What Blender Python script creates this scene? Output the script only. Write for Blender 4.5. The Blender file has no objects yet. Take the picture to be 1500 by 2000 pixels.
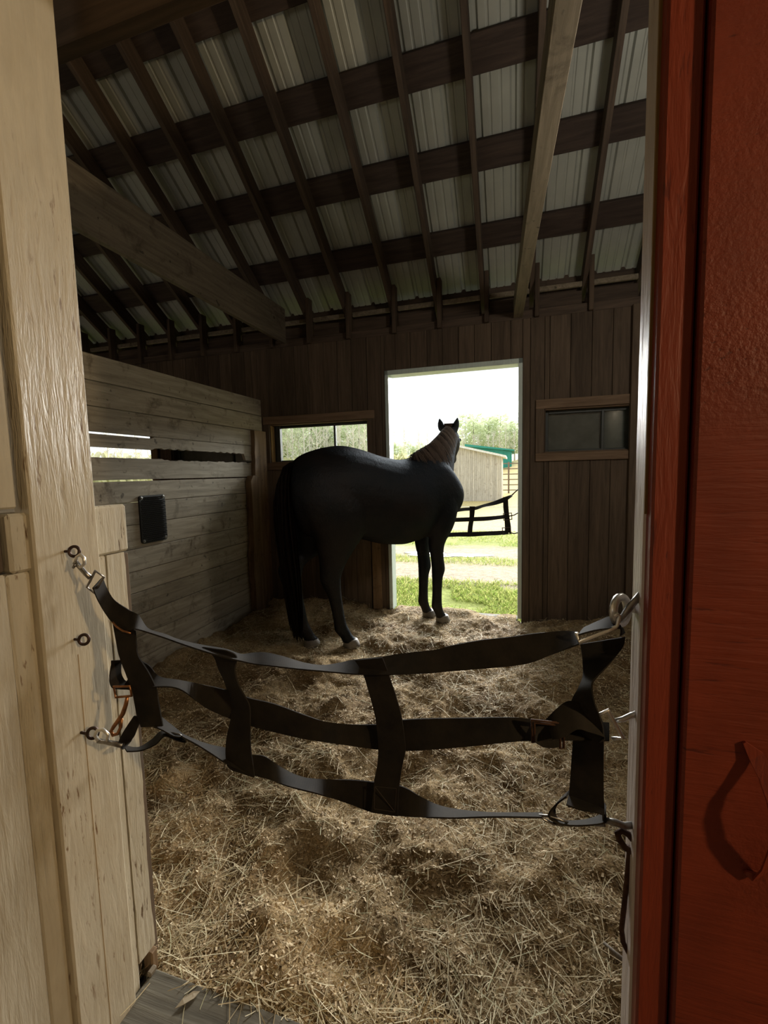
import bpy, bmesh, math, random
import numpy as np
from mathutils import Vector, Matrix
random.seed(7); rng = np.random.default_rng(7)
SC = bpy.context.scene
COL = SC.collection

# ------------------------------------------------------------------ camera
EYE = 1.40
FPX = 850.336                                   # focal length in pixels of the 1500 x 2000 frame
YAW, PITCH, ROLL = (math.radians(a) for a in (-16.725, -5.115, -1.354))
_cy, _sy, _cp, _sp = math.cos(YAW), math.sin(YAW), math.cos(PITCH), math.sin(PITCH)
FWD = Vector((_sy * _cp, _cy * _cp, _sp))
_r = Vector((_cy, -_sy, 0)); _u = _r.cross(FWD)
RIGHT = _r * math.cos(ROLL) + _u * math.sin(ROLL)
UP = -_r * math.sin(ROLL) + _u * math.cos(ROLL)
cam_data = bpy.data.cameras.new('camera')
cam = bpy.data.objects.new('camera', cam_data); COL.objects.link(cam)
cam.matrix_world = Matrix(((RIGHT.x, UP.x, -FWD.x, 0), (RIGHT.y, UP.y, -FWD.y, 0), (RIGHT.z, UP.z, -FWD.z, EYE), (0, 0, 0, 1)))
cam_data.sensor_fit = 'VERTICAL'; cam_data.sensor_height = 24.0
cam_data.lens = FPX * 24.0 / 2000.0
cam_data.clip_start = 0.02; cam_data.clip_end = 400
SC.camera = cam

# ------------------------------------------------------------------ sky, sun, lamp, added fill lights, exposure
w = bpy.data.worlds.new('overcast_sky'); SC.world = w; w.use_nodes = True
nt = w.node_tree; bg = nt.nodes['Background']
bg.inputs['Color'].default_value = (0.95, 1.0, 1.0, 1); bg.inputs['Strength'].default_value = 1.35

def sun(name, direction, strength, angle, color):
    d = bpy.data.lights.new(name, 'SUN'); d.energy = strength; d.angle = math.radians(angle); d.color = color
    o = bpy.data.objects.new(name, d); COL.objects.link(o)
    o.rotation_euler = Vector(direction).to_track_quat('-Z', 'Y').to_euler(); o.location = (0, 20, 12)
    return o
sun('hazy_sun', (-0.06, -0.95, -0.29), 15.5, 36, (1.0, 0.985, 0.94))

def area(name, loc, target, size, power, color):
    d = bpy.data.lights.new(name, 'AREA'); d.shape = 'RECTANGLE'; d.size, d.size_y = size; d.energy = power; d.color = color
    o = bpy.data.objects.new(name, d); COL.objects.link(o); o.location = loc
    o.rotation_euler = (Vector(target) - Vector(loc)).to_track_quat('-Z', 'Y').to_euler()
    return o
area('aisle_roof_fill', (-4.2, -3.9, 2.3), (-1.0, 3.0, 3.4), (2.6, 2.2), 25, (1.0, 0.95, 0.84))  # unseen fill added to lift the roof; the aisle has no opening there

def bulb(name, loc, power, color, radius=0.05):
    d = bpy.data.lights.new(name, 'POINT'); d.energy = power; d.color = color; d.shadow_soft_size = radius
    o = bpy.data.objects.new(name, d); COL.objects.link(o); o.location = loc
    return o
bulb('aisle_lamp', (2.8, -0.5, 2.35), 170, (1.0, 0.73, 0.41), 0.06)
bulb('stall_fill', (1.08, 1.9, 2.45), 36, (1.0, 0.92, 0.80), 0.16)  # added fill for partition and bedding, out of sight behind the red post

SC.view_settings.view_transform = 'Standard'; SC.view_settings.look = 'None'
SC.view_settings.exposure = 0.0; SC.view_settings.gamma = 1.0
SC.view_settings.use_curve_mapping = False
SC.cycles.use_denoising = True
SC.cycles.max_bounces = 7; SC.cycles.diffuse_bounces = 4; SC.cycles.glossy_bounces = 3
SC.cycles.transparent_max_bounces = 8; SC.cycles.transmission_bounces = 4
SC.cycles.caustics_reflective = False; SC.cycles.caustics_refractive = False
SC.cycles.sample_clamp_indirect = 4.0

# ------------------------------------------------------------------ helpers: points
def ray(x, y): return FWD + RIGHT * ((x - 750) / FPX) + UP * ((1000 - y) / FPX)
def at(x, y, Y):
    d = ray(x, y); return Vector((0, 0, EYE)) + d * (Y / d.y)
def atx(x, y, X):
    d = ray(x, y); return Vector((0, 0, EYE)) + d * (X / d.x)
def atz(x, y, Z=0.0):
    d = ray(x, y); return Vector((0, 0, EYE)) + d * ((Z - EYE) / d.z)

# ------------------------------------------------------------------ helpers: objects
def tag(o, label=None, cat=None, group=None, kind=None):
    if label: o['label'] = label
    if cat: o['category'] = cat
    if group: o['group'] = group
    if kind: o['kind'] = kind
    return o
def link(name, me, m=None, parent=None, loc=(0, 0, 0), rot=(0, 0, 0), smooth=False):
    if m is not None and not me.materials: me.materials.append(m)
    o = bpy.data.objects.new(name, me); COL.objects.link(o)
    o.location = loc; o.rotation_euler = rot
    if parent is not None: o.parent = parent
    if smooth: me.polygons.foreach_set('use_smooth', [True] * len(me.polygons))
    return o
def empty(name, loc=(0, 0, 0), rz=0.0, **kw):
    o = bpy.data.objects.new(name, None); COL.objects.link(o); o.location = loc; o.rotation_euler = (0, 0, rz)
    o.empty_display_size = 0.1
    return tag(o, **kw)
def copy_tree(o, parent=None):
    c = o.copy(); COL.objects.link(c); c.parent = parent
    for ch in o.children: copy_tree(ch, c)
    return c

class MB:
    """collects shapes and links them as one mesh"""
    def __init__(s): s.v = []; s.f = []
    def add(s, vs, fs):
        b = len(s.v); s.v += [tuple(v) for v in vs]; s.f += [tuple(b + i for i in f) for f in fs]
    def box(s, c, size, R=None):
        hx, hy, hz = (a / 2 for a in size); c = Vector(c)
        vs = [Vector((x, y, z)) for x in (-hx, hx) for y in (-hy, hy) for z in (-hz, hz)]
        if R is not None: vs = [R @ v for v in vs]
        s.add([v + c for v in vs], [(0, 1, 3, 2), (4, 6, 7, 5), (0, 4, 5, 1), (2, 3, 7, 6), (0, 2, 6, 4), (1, 5, 7, 3)])
    def hexa(s, p): s.add(p, [(0, 1, 3, 2), (4, 6, 7, 5), (0, 4, 5, 1), (2, 3, 7, 6), (0, 2, 6, 4), (1, 5, 7, 3)])
    def tube(s, pts, r, n=8, closed=False):
        pts = [Vector(p) for p in pts]; k = len(pts); rs = r if isinstance(r, (list, tuple)) else [r] * k
        rings = []; prev = None
        for i in range(k):
            a = pts[(i - 1) % k] if closed or i > 0 else pts[i]; b = pts[(i + 1) % k] if closed or i < k - 1 else pts[i]
            t = (b - a).normalized() if (b - a).length > 1e-9 else Vector((0, 0, 1))
            if prev is None: nrm = t.orthogonal().normalized()
            else:
                nrm = prev - t * prev.dot(t)
                nrm = nrm.normalized() if nrm.length > 1e-6 else t.orthogonal().normalized()
            prev = nrm; bn = t.cross(nrm)
            rings.append([pts[i] + (nrm * math.cos(2 * math.pi * j / n) + bn * math.sin(2 * math.pi * j / n)) * rs[i] for j in range(n)])
        vs = [v for g in rings for v in g]; fs = []
        for i in range(k if closed else k - 1):
            a, b = i * n, ((i + 1) % k) * n
            fs += [(a + j, a + (j + 1) % n, b + (j + 1) % n, b + j) for j in range(n)]
        if not closed: fs += [tuple(range(n - 1, -1, -1)), tuple((k - 1) * n + j for j in range(n))]
        s.add(vs, fs)
    def loft(s, rings):
        """rings: (centre, axis a, axis b) -> closed skin of ellipses"""
        n = 18; vs = []; fs = []
        if len(rings) > 5:                       # spline between the stations
            n = 28; R_ = [[Vector(q) for q in r] for r in rings]; rings = []
            for i in range(len(R_) - 1):
                p0, p1, p2, p3 = R_[max(i - 1, 0)], R_[i], R_[i + 1], R_[min(i + 2, len(R_) - 1)]
                for k in range(4):
                    t = k / 4
                    rings.append([0.5 * (2 * p1[j] + (p2[j] - p0[j]) * t + (2 * p0[j] - 5 * p1[j] + 4 * p2[j] - p3[j]) * t * t + (3 * p1[j] - p0[j] - 3 * p2[j] + p3[j]) * t ** 3) for j in range(3)])
            rings.append(R_[-1])
        for c, a, b in rings:
            c, a, b = Vector(c), Vector(a), Vector(b)
            vs += [c + a * math.cos(2 * math.pi * j / n) + b * math.sin(2 * math.pi * j / n) for j in range(n)]
        k = len(rings)
        for i in range(k - 1):
            fs += [(i * n + j, i * n + (j + 1) % n, (i + 1) * n + (j + 1) % n, (i + 1) * n + j) for j in range(n)]
        fs += [tuple(range(n - 1, -1, -1)), tuple((k - 1) * n + j for j in range(n))]
        s.add(vs, fs)
    def prism(s, outline, axis, h):
        """outline: list of points; extruded by vector axis*h"""
        n = len(outline); a = [Vector(p) for p in outline]; b = [p + Vector(axis) * h for p in a]
        s.add(a + b, [tuple(range(n)), tuple(range(2 * n - 1, n - 1, -1))] + [(i, n + i, n + (i + 1) % n, (i + 1) % n) for i in range(n)])
    def mesh(s, name):
        me = bpy.data.meshes.new(name); me.from_pydata(s.v, [], s.f)
        bm = bmesh.new(); bm.from_mesh(me); bmesh.ops.recalc_face_normals(bm, faces=bm.faces); bm.to_mesh(me); bm.free()
        me.update(); return me
    def build(s, name, m, parent=None, smooth=False, loc=(0, 0, 0), rot=(0, 0, 0)):
        return link(name, s.mesh(name), m, parent, loc, rot, smooth)

_plank_cache = {}
def chamfer_mesh(size, c):
    hx, hy, hz = (a / 2 for a in size); vs = []; idx = {}
    for sx in (-1, 1):
        for sy in (-1, 1):
            for sz in (-1, 1):
                for k in range(3):
                    d = [hx - c, hy - c, hz - c]; d[k] = (hx, hy, hz)[k]
                    idx[(sx, sy, sz, k)] = len(vs); vs.append((sx * d[0], sy * d[1], sz * d[2]))
    fs = []
    for k in range(3):
        o = [a for a in range(3) if a != k]
        for s in (-1, 1):
            q = []
            for a, b in ((-1, -1), (1, -1), (1, 1), (-1, 1)):
                t = [0, 0, 0]; t[k] = s; t[o[0]] = a; t[o[1]] = b; q.append(idx[(*t, k)])
            fs.append(q)
    for k in range(3):
        o = [a for a in range(3) if a != k]
        for a in (-1, 1):
            for b in (-1, 1):
                t1 = [0, 0, 0]; t1[k] = -1; t1[o[0]] = a; t1[o[1]] = b; t2 = list(t1); t2[k] = 1
                fs.append([idx[(*t1, o[0])], idx[(*t2, o[0])], idx[(*t2, o[1])], idx[(*t1, o[1])]])
    for sx in (-1, 1):
        for sy in (-1, 1):
            for sz in (-1, 1): fs.append([idx[(sx, sy, sz, k)] for k in range(3)])
    me = bpy.data.meshes.new('board'); me.from_pydata(vs, [], fs)
    bm = bmesh.new(); bm.from_mesh(me); bmesh.ops.recalc_face_normals(bm, faces=bm.faces); bm.to_mesh(me); bm.free()
    return me
def plank(name, lo, hi, m, parent=None, jit=0.0, c=0.003, rot=(0, 0, 0)):
    """a chamfered board filling the box lo..hi; equal boards share their mesh"""
    size = tuple(round(hi[i] - lo[i], 4) for i in range(3))
    key = (size, m.name, c)
    if key not in _plank_cache: _plank_cache[key] = chamfer_mesh(size, min(c, min(size) * 0.3))
    loc = [(lo[i] + hi[i]) / 2 for i in range(3)]
    k = min(range(3), key=lambda i: size[i]); loc[k] += random.uniform(-jit, jit)
    return link(name, _plank_cache[key], m, parent, loc, rot)

# ------------------------------------------------------------------ helpers: materials
def mat(name, rough=0.6, spec=0.4, metal=0.0):
    m = bpy.data.materials.new(name); m.use_nodes = True
    b = m.node_tree.nodes['Principled BSDF']
    b.inputs['Roughness'].default_value = rough; b.inputs['Specular IOR Level'].default_value = spec; b.inputs['Metallic'].default_value = metal
    return m, m.node_tree, b
def nd(t, kind, **kw):
    n = t.nodes.new(kind)
    for k, v in kw.items():
        if k in n.inputs.keys() if not hasattr(n, k) else False: n.inputs[k].default_value = v
        else: setattr(n, k, v)
    return n
def noise(t, vec, scale, detail=4, rough=0.55, dist=0.0):
    n = t.nodes.new('ShaderNodeTexNoise'); n.inputs['Scale'].default_value = scale; n.inputs['Detail'].default_value = detail
    n.inputs['Roughness'].default_value = rough; n.inputs['Distortion'].default_value = dist
    t.links.new(vec, n.inputs['Vector']); return n.outputs['Fac']
def ramp(t, fac, stops):
    r = t.nodes.new('ShaderNodeValToRGB'); e = r.color_ramp.elements
    while len(e) < len(stops): e.new(0.5)
    for i, (p, c) in enumerate(stops):
        e[i].position = p; e[i].color = (*c, 1) if len(c) == 3 else c
    t.links.new(fac, r.inputs['Fac']); return r.outputs['Color']
def mix(t, fac, a, b, mode='MIX'):
    n = t.nodes.new('ShaderNodeMix'); n.data_type = 'RGBA'; n.blend_type = mode
    for s, val in ((n.inputs[0], fac), (n.inputs[6], a), (n.inputs[7], b)):
        if isinstance(val, bpy.types.NodeSocket): t.links.new(val, s)
        elif isinstance(val, (int, float)): s.default_value = val
        else: s.default_value = (*val, 1)
    return n.outputs[2]
def math_(t, op, a, b=0.0):
    n = t.nodes.new('ShaderNodeMath'); n.operation = op
    for s, val in ((n.inputs[0], a), (n.inputs[1], b)):
        if isinstance(val, bpy.types.NodeSocket): t.links.new(val, s)
        else: s.default_value = val
    return n.outputs[0]
def coords(t, kind='Object', scale=(1, 1, 1), rand=True):
    tc = t.nodes.new('ShaderNodeTexCoord'); src = tc.outputs[kind]
    if rand:
        oi = t.nodes.new('ShaderNodeObjectInfo'); a = t.nodes.new('ShaderNodeVectorMath'); a.operation = 'SCALE'
        a.inputs[0].default_value = (37.0, 53.0, 71.0); t.links.new(oi.outputs['Random'], a.inputs['Scale'])
        ad = t.nodes.new('ShaderNodeVectorMath'); ad.operation = 'ADD'; t.links.new(src, ad.inputs[0]); t.links.new(a.outputs[0], ad.inputs[1]); src = ad.outputs[0]
    mp = t.nodes.new('ShaderNodeMapping'); mp.inputs['Scale'].default_value = scale; t.links.new(src, mp.inputs['Vector'])
    return mp.outputs['Vector']
def rnd(t): return t.nodes.new('ShaderNodeObjectInfo').outputs['Random']
def bump(t, b, h, strength=0.3, dist=0.01):
    n = t.nodes.new('ShaderNodeBump'); n.inputs['Strength'].default_value = strength; n.inputs['Distance'].default_value = dist
    t.links.new(h, n.inputs['Height']); t.links.new(n.outputs['Normal'], b.inputs['Normal']); return n

def wood(name, dark, light, axis, rough=0.75, grain=30, stretch=14, var=0.35, stain=None, bstr=0.4, spec=0.25, stain_lo=0.55):
    m, t, b = mat(name, rough, spec)
    sc = [1.0, 1.0, 1.0]; sc['xyz'.index(axis)] = 1.0 / stretch
    v = coords(t, 'Object', tuple(sc)); v2 = coords(t, 'Object')
    g = noise(t, v, grain, 6, 0.65, 0.6)
    col = ramp(t, g, [(0.28, dark), (0.72, light)])
    br = math_(t, 'ADD', math_(t, 'MULTIPLY', rnd(t), var), 1.0 - var / 2)
    hsv = t.nodes.new('ShaderNodeHueSaturation'); t.links.new(col, hsv.inputs['Color']); t.links.new(br, hsv.inputs['Value']); col = hsv.outputs['Color']
    if stain:
        s = ramp(t, noise(t, v2, 5.5, 6, 0.7, 0.4), [(stain_lo, (0, 0, 0)), (stain_lo + 0.17, (1, 1, 1))])
        col = mix(t, s, col, stain)
        k = ramp(t, noise(t, v2, 19, 2, 0.5), [(0.68, (0, 0, 0)), (0.74, (1, 1, 1))])
        col = mix(t, math_(t, 'MULTIPLY', k, 0.7), col, tuple(c * 0.25 for c in dark))
    t.links.new(col, b.inputs['Base Color']); bump(t, b, g, bstr, 0.004)
    return m
def plain(name, c, rough=0.6, spec=0.4, metal=0.0, var=0.2, scale=12, bstr=0.0):
    m, t, b = mat(name, rough, spec, metal)
    v = coords(t, 'Object'); g = noise(t, v, scale, 5, 0.6)
    t.links.new(ramp(t, g, [(0.3, tuple(x * (1 - var) for x in c)), (0.7, tuple(min(1, x * (1 + var)) for x in c))]), b.inputs['Base Color'])
    if bstr: bump(t, b, g, bstr, 0.004)
    return m

M = {}
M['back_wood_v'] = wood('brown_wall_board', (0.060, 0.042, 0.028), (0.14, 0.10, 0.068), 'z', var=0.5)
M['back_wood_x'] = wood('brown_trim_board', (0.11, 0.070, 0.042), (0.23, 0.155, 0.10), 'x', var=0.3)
M['part_wood'] = wood('weathered_partition_board', (0.21, 0.18, 0.135), (0.45, 0.395, 0.31), 'y', var=0.25, stain=(0.10, 0.075, 0.05), bstr=0.5)
M['post_wood'] = wood('rough_split_post', (0.10, 0.065, 0.035), (0.25, 0.165, 0.095), 'z', var=0.3, stain=(0.07, 0.045, 0.03), bstr=0.7)
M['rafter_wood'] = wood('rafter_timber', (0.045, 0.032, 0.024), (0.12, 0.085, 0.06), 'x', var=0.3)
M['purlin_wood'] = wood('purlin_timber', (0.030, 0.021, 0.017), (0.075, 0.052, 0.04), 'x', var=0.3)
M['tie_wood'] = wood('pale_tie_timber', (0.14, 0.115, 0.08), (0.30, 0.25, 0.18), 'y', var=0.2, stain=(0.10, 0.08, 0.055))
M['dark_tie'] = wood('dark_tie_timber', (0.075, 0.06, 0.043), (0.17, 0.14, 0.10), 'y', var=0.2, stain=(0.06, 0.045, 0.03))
M['stud_wood'] = wood('stud_timber', (0.05, 0.035, 0.025), (0.13, 0.09, 0.06), 'z', var=0.3)
M['sill_wood'] = wood('grey_sill_board', (0.07, 0.063, 0.048), (0.17, 0.155, 0.12), 'x', var=0.1, grain=40, stretch=20, bstr=0.6)
M['shed_wood'] = wood('silvered_shed_board', (0.42, 0.38, 0.32), (0.70, 0.66, 0.59), 'z', var=0.25, stain=(0.36, 0.30, 0.24))
M['bark'] = wood('bark', (0.10, 0.08, 0.06), (0.28, 0.25, 0.21), 'z', grain=20)

def painted(name, base, chip, under, axis='z', rough=0.42, bs=0.8, zone_z=False):
    """old gloss paint on rough wood: stretched alligator relief, chips down to the wood"""
    m, t, b = mat(name, rough, 0.5)
    sc = [1.0, 1.0, 1.0]; sc['xyz'.index(axis)] = 0.13
    v = coords(t, 'Object', tuple(sc)); v2 = coords(t, 'Object')
    g = noise(t, v, 120, 4, 0.6, 0.4); g2 = noise(t, v, 48, 4, 0.6, 0.7)
    c = ramp(t, g2, [(0.3, tuple(x * 0.86 for x in base)), (0.65, base)])
    dirt = noise(t, v2, 3.2, 5, 0.7)
    c = mix(t, ramp(t, dirt, [(0.45, (0, 0, 0)), (0.75, (0.55, 0.55, 0.55))]), c, under)
    crack = ramp(t, g, [(0.33, (1, 1, 1)), (0.40, (0, 0, 0))])
    zone = ramp(t, noise(t, v2, 2.2, 3, 0.5), [(0.48, (0, 0, 0)), (0.62, (1, 1, 1))])
    c = mix(t, math_(t, 'MULTIPLY', crack, zone), c, chip)
    t.links.new(c, b.inputs['Base Color'])
    h = math_(t, 'ADD', math_(t, 'MULTIPLY', g2, 1.0), math_(t, 'MULTIPLY', g, 0.6))
    if zone_z:
        tc = t.nodes.new('ShaderNodeTexCoord'); sp = t.nodes.new('ShaderNodeSeparateXYZ'); t.links.new(tc.outputs['Object'], sp.inputs[0])
        f = math_(t, 'ADD', math_(t, 'MULTIPLY', sp.outputs['Z'], 0.5), 0.5)
        h = math_(t, 'MULTIPLY', h, ramp(t, f, [(0.40, (0.16,) * 3), (0.50, (0.9,) * 3), (0.66, (0.9,) * 3), (0.80, (0.28,) * 3)]))
    bump(t, b, h, bs, 0.006)
    return m
M['cream_paint'] = painted('old_cream_paint', (0.58, 0.52, 0.40), (0.18, 0.10, 0.045), (0.42, 0.34, 0.22), zone_z=True, bs=1.0)
M['cream_smooth'] = painted('cream_board_paint', (0.56, 0.51, 0.40), (0.12, 0.075, 0.04), (0.38, 0.32, 0.22), bs=0.3)
M['red_paint'] = painted('barn_red_paint', (0.25, 0.038, 0.015), (0.12, 0.015, 0.008), (0.22, 0.03, 0.012), bs=0.35, rough=0.5)
def red_sawn():
    m, t, b = mat('rough_sawn_red_paint', 0.55, 0.4)
    v = coords(t, 'Object', (0.10, 1, 1.0), rand=False); v2 = coords(t, 'Object', rand=False)
    saw = noise(t, v, 90, 4, 0.6, 0.3); pit = noise(t, v2, 120, 3, 0.6)
    zone = ramp(t, noise(t, v2, 1.6, 2, 0.5), [(0.42, (0, 0, 0)), (0.58, (1, 1, 1))])
    h = mix(t, zone, pit, saw)
    c = ramp(t, noise(t, v2, 9, 5, 0.65), [(0.3, (0.17, 0.026, 0.011)), (0.7, (0.235, 0.037, 0.015))])
    c = mix(t, ramp(t, h, [(0.30, (1, 1, 1)), (0.38, (0, 0, 0))]), c, (0.10, 0.014, 0.007))
    t.links.new(c, b.inputs['Base Color']); bump(t, b, h, 0.55, 0.004); return m
M['red_sawn'] = red_sawn()
M['pale_paint'] = painted('pale_teal_door_paint', (0.62, 0.72, 0.68), (0.30, 0.33, 0.28), (0.50, 0.60, 0.56), bs=0.3)
M['jamb_end'] = painted('worn_daylit_pink_paint', (0.66, 0.58, 0.54), (0.20, 0.10, 0.07), (0.42, 0.31, 0.27), bs=0.5)  # worn paint, its base lightened to hold the doorway's daylight on this face
M['raw_edge'] = wood('bare_yellow_wood', (0.22, 0.13, 0.045), (0.38, 0.25, 0.10), 'z')
M['roof_metal'] = plain('galvanised_roofing', (0.40, 0.415, 0.37), 0.55, 0.4, 0.25, var=0.12, scale=3)
M['black_rubber'] = plain('black_rubber', (0.018, 0.018, 0.018), 0.6, 0.4)
M['steel'] = plain('bright_steel', (0.80, 0.79, 0.76), 0.32, 0.5, 0.75, var=0.15, scale=60)
M['dull_steel'] = plain('dull_zinc', (0.30, 0.29, 0.28), 0.38, 0.5, 1.0, var=0.3, scale=60)
M['dark_iron'] = plain('dark_iron', (0.075, 0.05, 0.042), 0.5, 0.5, 0.8, var=0.4, scale=80, bstr=0.3)
M['copper'] = plain('rusty_brass', (0.36, 0.17, 0.075), 0.4, 0.5, 0.9, var=0.4, scale=70)
M['rust'] = plain('brown_rust', (0.075, 0.036, 0.02), 0.8, 0.3, 0.2, var=0.5, scale=70, bstr=0.4)
M['dark_frame'] = plain('dark_window_frame', (0.045, 0.05, 0.045), 0.5, 0.4)
M['hoof'] = plain('pale_hoof_horn', (0.17, 0.15, 0.125), 0.5, 0.4, scale=25)
M['concrete'] = plain('packed_earth', (0.16, 0.13, 0.10), 0.9, 0.2)
M['teal_metal'] = plain('teal_steel_siding', (0.035, 0.30, 0.25), 0.5, 0.4, 0.0, var=0.12)
M['white_trim'] = plain('white_flashing', (0.75, 0.75, 0.72), 0.5)
M['pipe'] = plain('brown_gate_pipe', (0.16, 0.12, 0.09), 0.5)
M['leafdry'] = plain('dry_leaf', (0.30, 0.25, 0.17), 0.7)

def webbing():
    m, t, b = mat('black_webbing', 0.8, 0.2)
    tc = t.nodes.new('ShaderNodeTexCoord')
    mp = t.nodes.new('ShaderNodeMapping'); mp.inputs['Scale'].default_value = (420, 42, 1); t.links.new(tc.outputs['UV'], mp.inputs['Vector'])
    wv = t.nodes.new('ShaderNodeTexWave'); wv.inputs['Scale'].default_value = 1.0; wv.inputs['Distortion'].default_value = 1.2; wv.bands_direction = 'DIAGONAL'
    t.links.new(mp.outputs[0], wv.inputs['Vector'])
    v2 = coords(t, 'Object', rand=False); dirt = noise(t, v2, 14, 5, 0.65)
    c = ramp(t, dirt, [(0.35, (0.010, 0.0085, 0.007)), (0.75, (0.030, 0.024, 0.017))])
    t.links.new(c, b.inputs['Base Color']); bump(t, b, wv.outputs['Fac'], 0.15, 0.0006)
    return m
M['webbing'] = webbing(); M['stitch'] = plain('dark_thread', (0.05, 0.04, 0.03), 0.8, 0.2)
def coat():
    m, t, b = mat('black_bay_coat', 0.6, 0.0)
    v = coords(t, 'Object', rand=False); v2 = coords(t, 'Object', (1, 1, 0.25), rand=False)
    n = noise(t, v, 3.0, 4); f = noise(t, v2, 170, 3, 0.6); f2 = noise(t, v, 30, 4, 0.6)
    c = ramp(t, n, [(0.38, (0.0075, 0.0075, 0.0085)), (0.72, (0.021, 0.0155, 0.0125))])
    t.links.new(c, b.inputs['Base Color'])
    bp = bump(t, b, math_(t, 'ADD', f, math_(t, 'MULTIPLY', f2, 1.5)), 0.55, 0.008)
    gl = t.nodes.new('ShaderNodeBsdfGlossy'); gl.inputs['Roughness'].default_value = 0.46; gl.inputs['Color'].default_value = (0.72, 0.80, 0.88, 1)
    t.links.new(bp.outputs['Normal'], gl.inputs['Normal'])
    mx = t.nodes.new('ShaderNodeMixShader'); mx.inputs[0].default_value = 0.022
    t.links.new(b.outputs[0], mx.inputs[1]); t.links.new(gl.outputs[0], mx.inputs[2])
    t.links.new(mx.outputs[0], t.nodes['Material Output'].inputs['Surface'])
    return m
M['coat'] = coat()
def hair(name, a, c):
    m, t, b = mat(name, 0.6, 0.03)
    at_ = t.nodes.new('ShaderNodeAttribute'); at_.attribute_name = 'tone'
    t.links.new(ramp(t, at_.outputs['Fac'], [(0.0, a), (1.0, c)]), b.inputs['Base Color']); return m
M['mane'] = hair('brown_black_mane', (0.012, 0.008, 0.0065), (0.21, 0.155, 0.125))  # lighter tones put the backlight veil of the doorway into the hair colour
M['tail'] = hair('black_tail', (0.007, 0.006, 0.006), (0.028, 0.019, 0.014))
def toned(name, stops, rough=0.7, spec=0.3, trans=0.0):
    m, t, b = mat(name, rough, spec)
    a = t.nodes.new('ShaderNodeAttribute'); a.attribute_name = 'tone'
    t.links.new(ramp(t, a.outputs['Fac'], stops), b.inputs['Base Color']); return m
M['hay'] = toned('dry_hay', [(0.0, (0.24, 0.17, 0.075)), (0.5, (0.47, 0.38, 0.22)), (0.85, (0.66, 0.59, 0.40)), (1.0, (0.44, 0.44, 0.26))])
M['shaving'] = toned('wood_shavings', [(0.0, (0.26, 0.17, 0.085)), (0.5, (0.50, 0.38, 0.22)), (1.0, (0.70, 0.58, 0.38))])

def bedding_mat():
    m, t, b = mat('sawdust_bedding', 0.9, 0.15)
    v = coords(t, 'Object', rand=False)
    n1 = noise(t, v, 2.2, 5, 0.6); n2 = noise(t, v, 130, 3, 0.7); n3 = noise(t, v, 30, 4, 0.65)
    c = ramp(t, n1, [(0.36, (0.20, 0.135, 0.07)), (0.62, (0.52, 0.41, 0.25))])
    c = mix(t, 1.0, c, ramp(t, n2, [(0.25, (0.35, 0.33, 0.30)), (0.7, (1.35, 1.3, 1.2))]), 'MULTIPLY')
    c = mix(t, 1.0, c, ramp(t, n3, [(0.3, (0.6, 0.57, 0.52)), (0.7, (1.15, 1.13, 1.1))]), 'MULTIPLY')
    t.links.new(c, b.inputs['Base Color']); bump(t, b, math_(t, 'ADD', n2, n3), 0.9, 0.012); return m
M['bedding'] = bedding_mat()
def ground_mat():
    m, t, b = mat('paddock_ground', 0.95, 0.1)
    tc = t.nodes.new('ShaderNodeTexCoord'); sp = t.nodes.new('ShaderNodeSeparateXYZ'); t.links.new(tc.outputs['Object'], sp.inputs[0])
    v = coords(t, 'Object', (0.35, 1, 1), rand=False); v2 = coords(t, 'Object', rand=False)
    n = noise(t, v, 1.6, 5, 0.65); nf = noise(t, v2, 14, 5, 0.7)
    y = math_(t, 'ADD', sp.outputs['Y'], math_(t, 'MULTIPLY', math_(t, 'SUBTRACT', n, 0.5), 1.6))
    f = math_(t, 'DIVIDE', y, 40.0)
    G = (0.30, 0.36, 0.10); G2 = (0.42, 0.43, 0.18); D = (0.58, 0.51, 0.29); Mu = (0.44, 0.38, 0.31); Mu2 = (0.50, 0.43, 0.32)
    c = ramp(t, f, [(0.0, G), (0.135, G), (0.148, Mu), (0.172, Mu2), (0.182, G2), (0.193, Mu), (0.212, Mu), (0.222, G), (0.262, G2), (0.285, Mu2), (0.33, D), (0.42, D), (0.6, (0.56, 0.46, 0.22))])
    c = mix(t, 1.0, c, ramp(t, nf, [(0.3, (0.7, 0.68, 0.62)), (0.7, (1.25, 1.22, 1.15))]), 'MULTIPLY')
    t.links.new(c, b.inputs['Base Color']); bump(t, b, nf, 0.6, 0.05); return m
M['ground'] = ground_mat()
def glass():
    m, t, b = mat('dusty_pane', 0.05, 0.5)
    tr = t.nodes.new('ShaderNodeBsdfTransparent'); tr.inputs[0].default_value = (0.97, 0.99, 0.98, 1)
    gl = t.nodes.new('ShaderNodeBsdfGlossy'); gl.inputs['Roughness'].default_value = 0.04
    mx = t.nodes.new('ShaderNodeMixShader'); mx.inputs[0].default_value = 0.06
    t.links.new(tr.outputs[0], mx.inputs[1]); t.links.new(gl.outputs[0], mx.inputs[2])
    t.links.new(mx.outputs[0], t.nodes['Material Output'].inputs['Surface']); return m
M['glass'] = glass()
M['water'] = plain('puddle_water', (0.10, 0.10, 0.09), 0.06, 0.9, 0.0, var=0.1)
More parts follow.
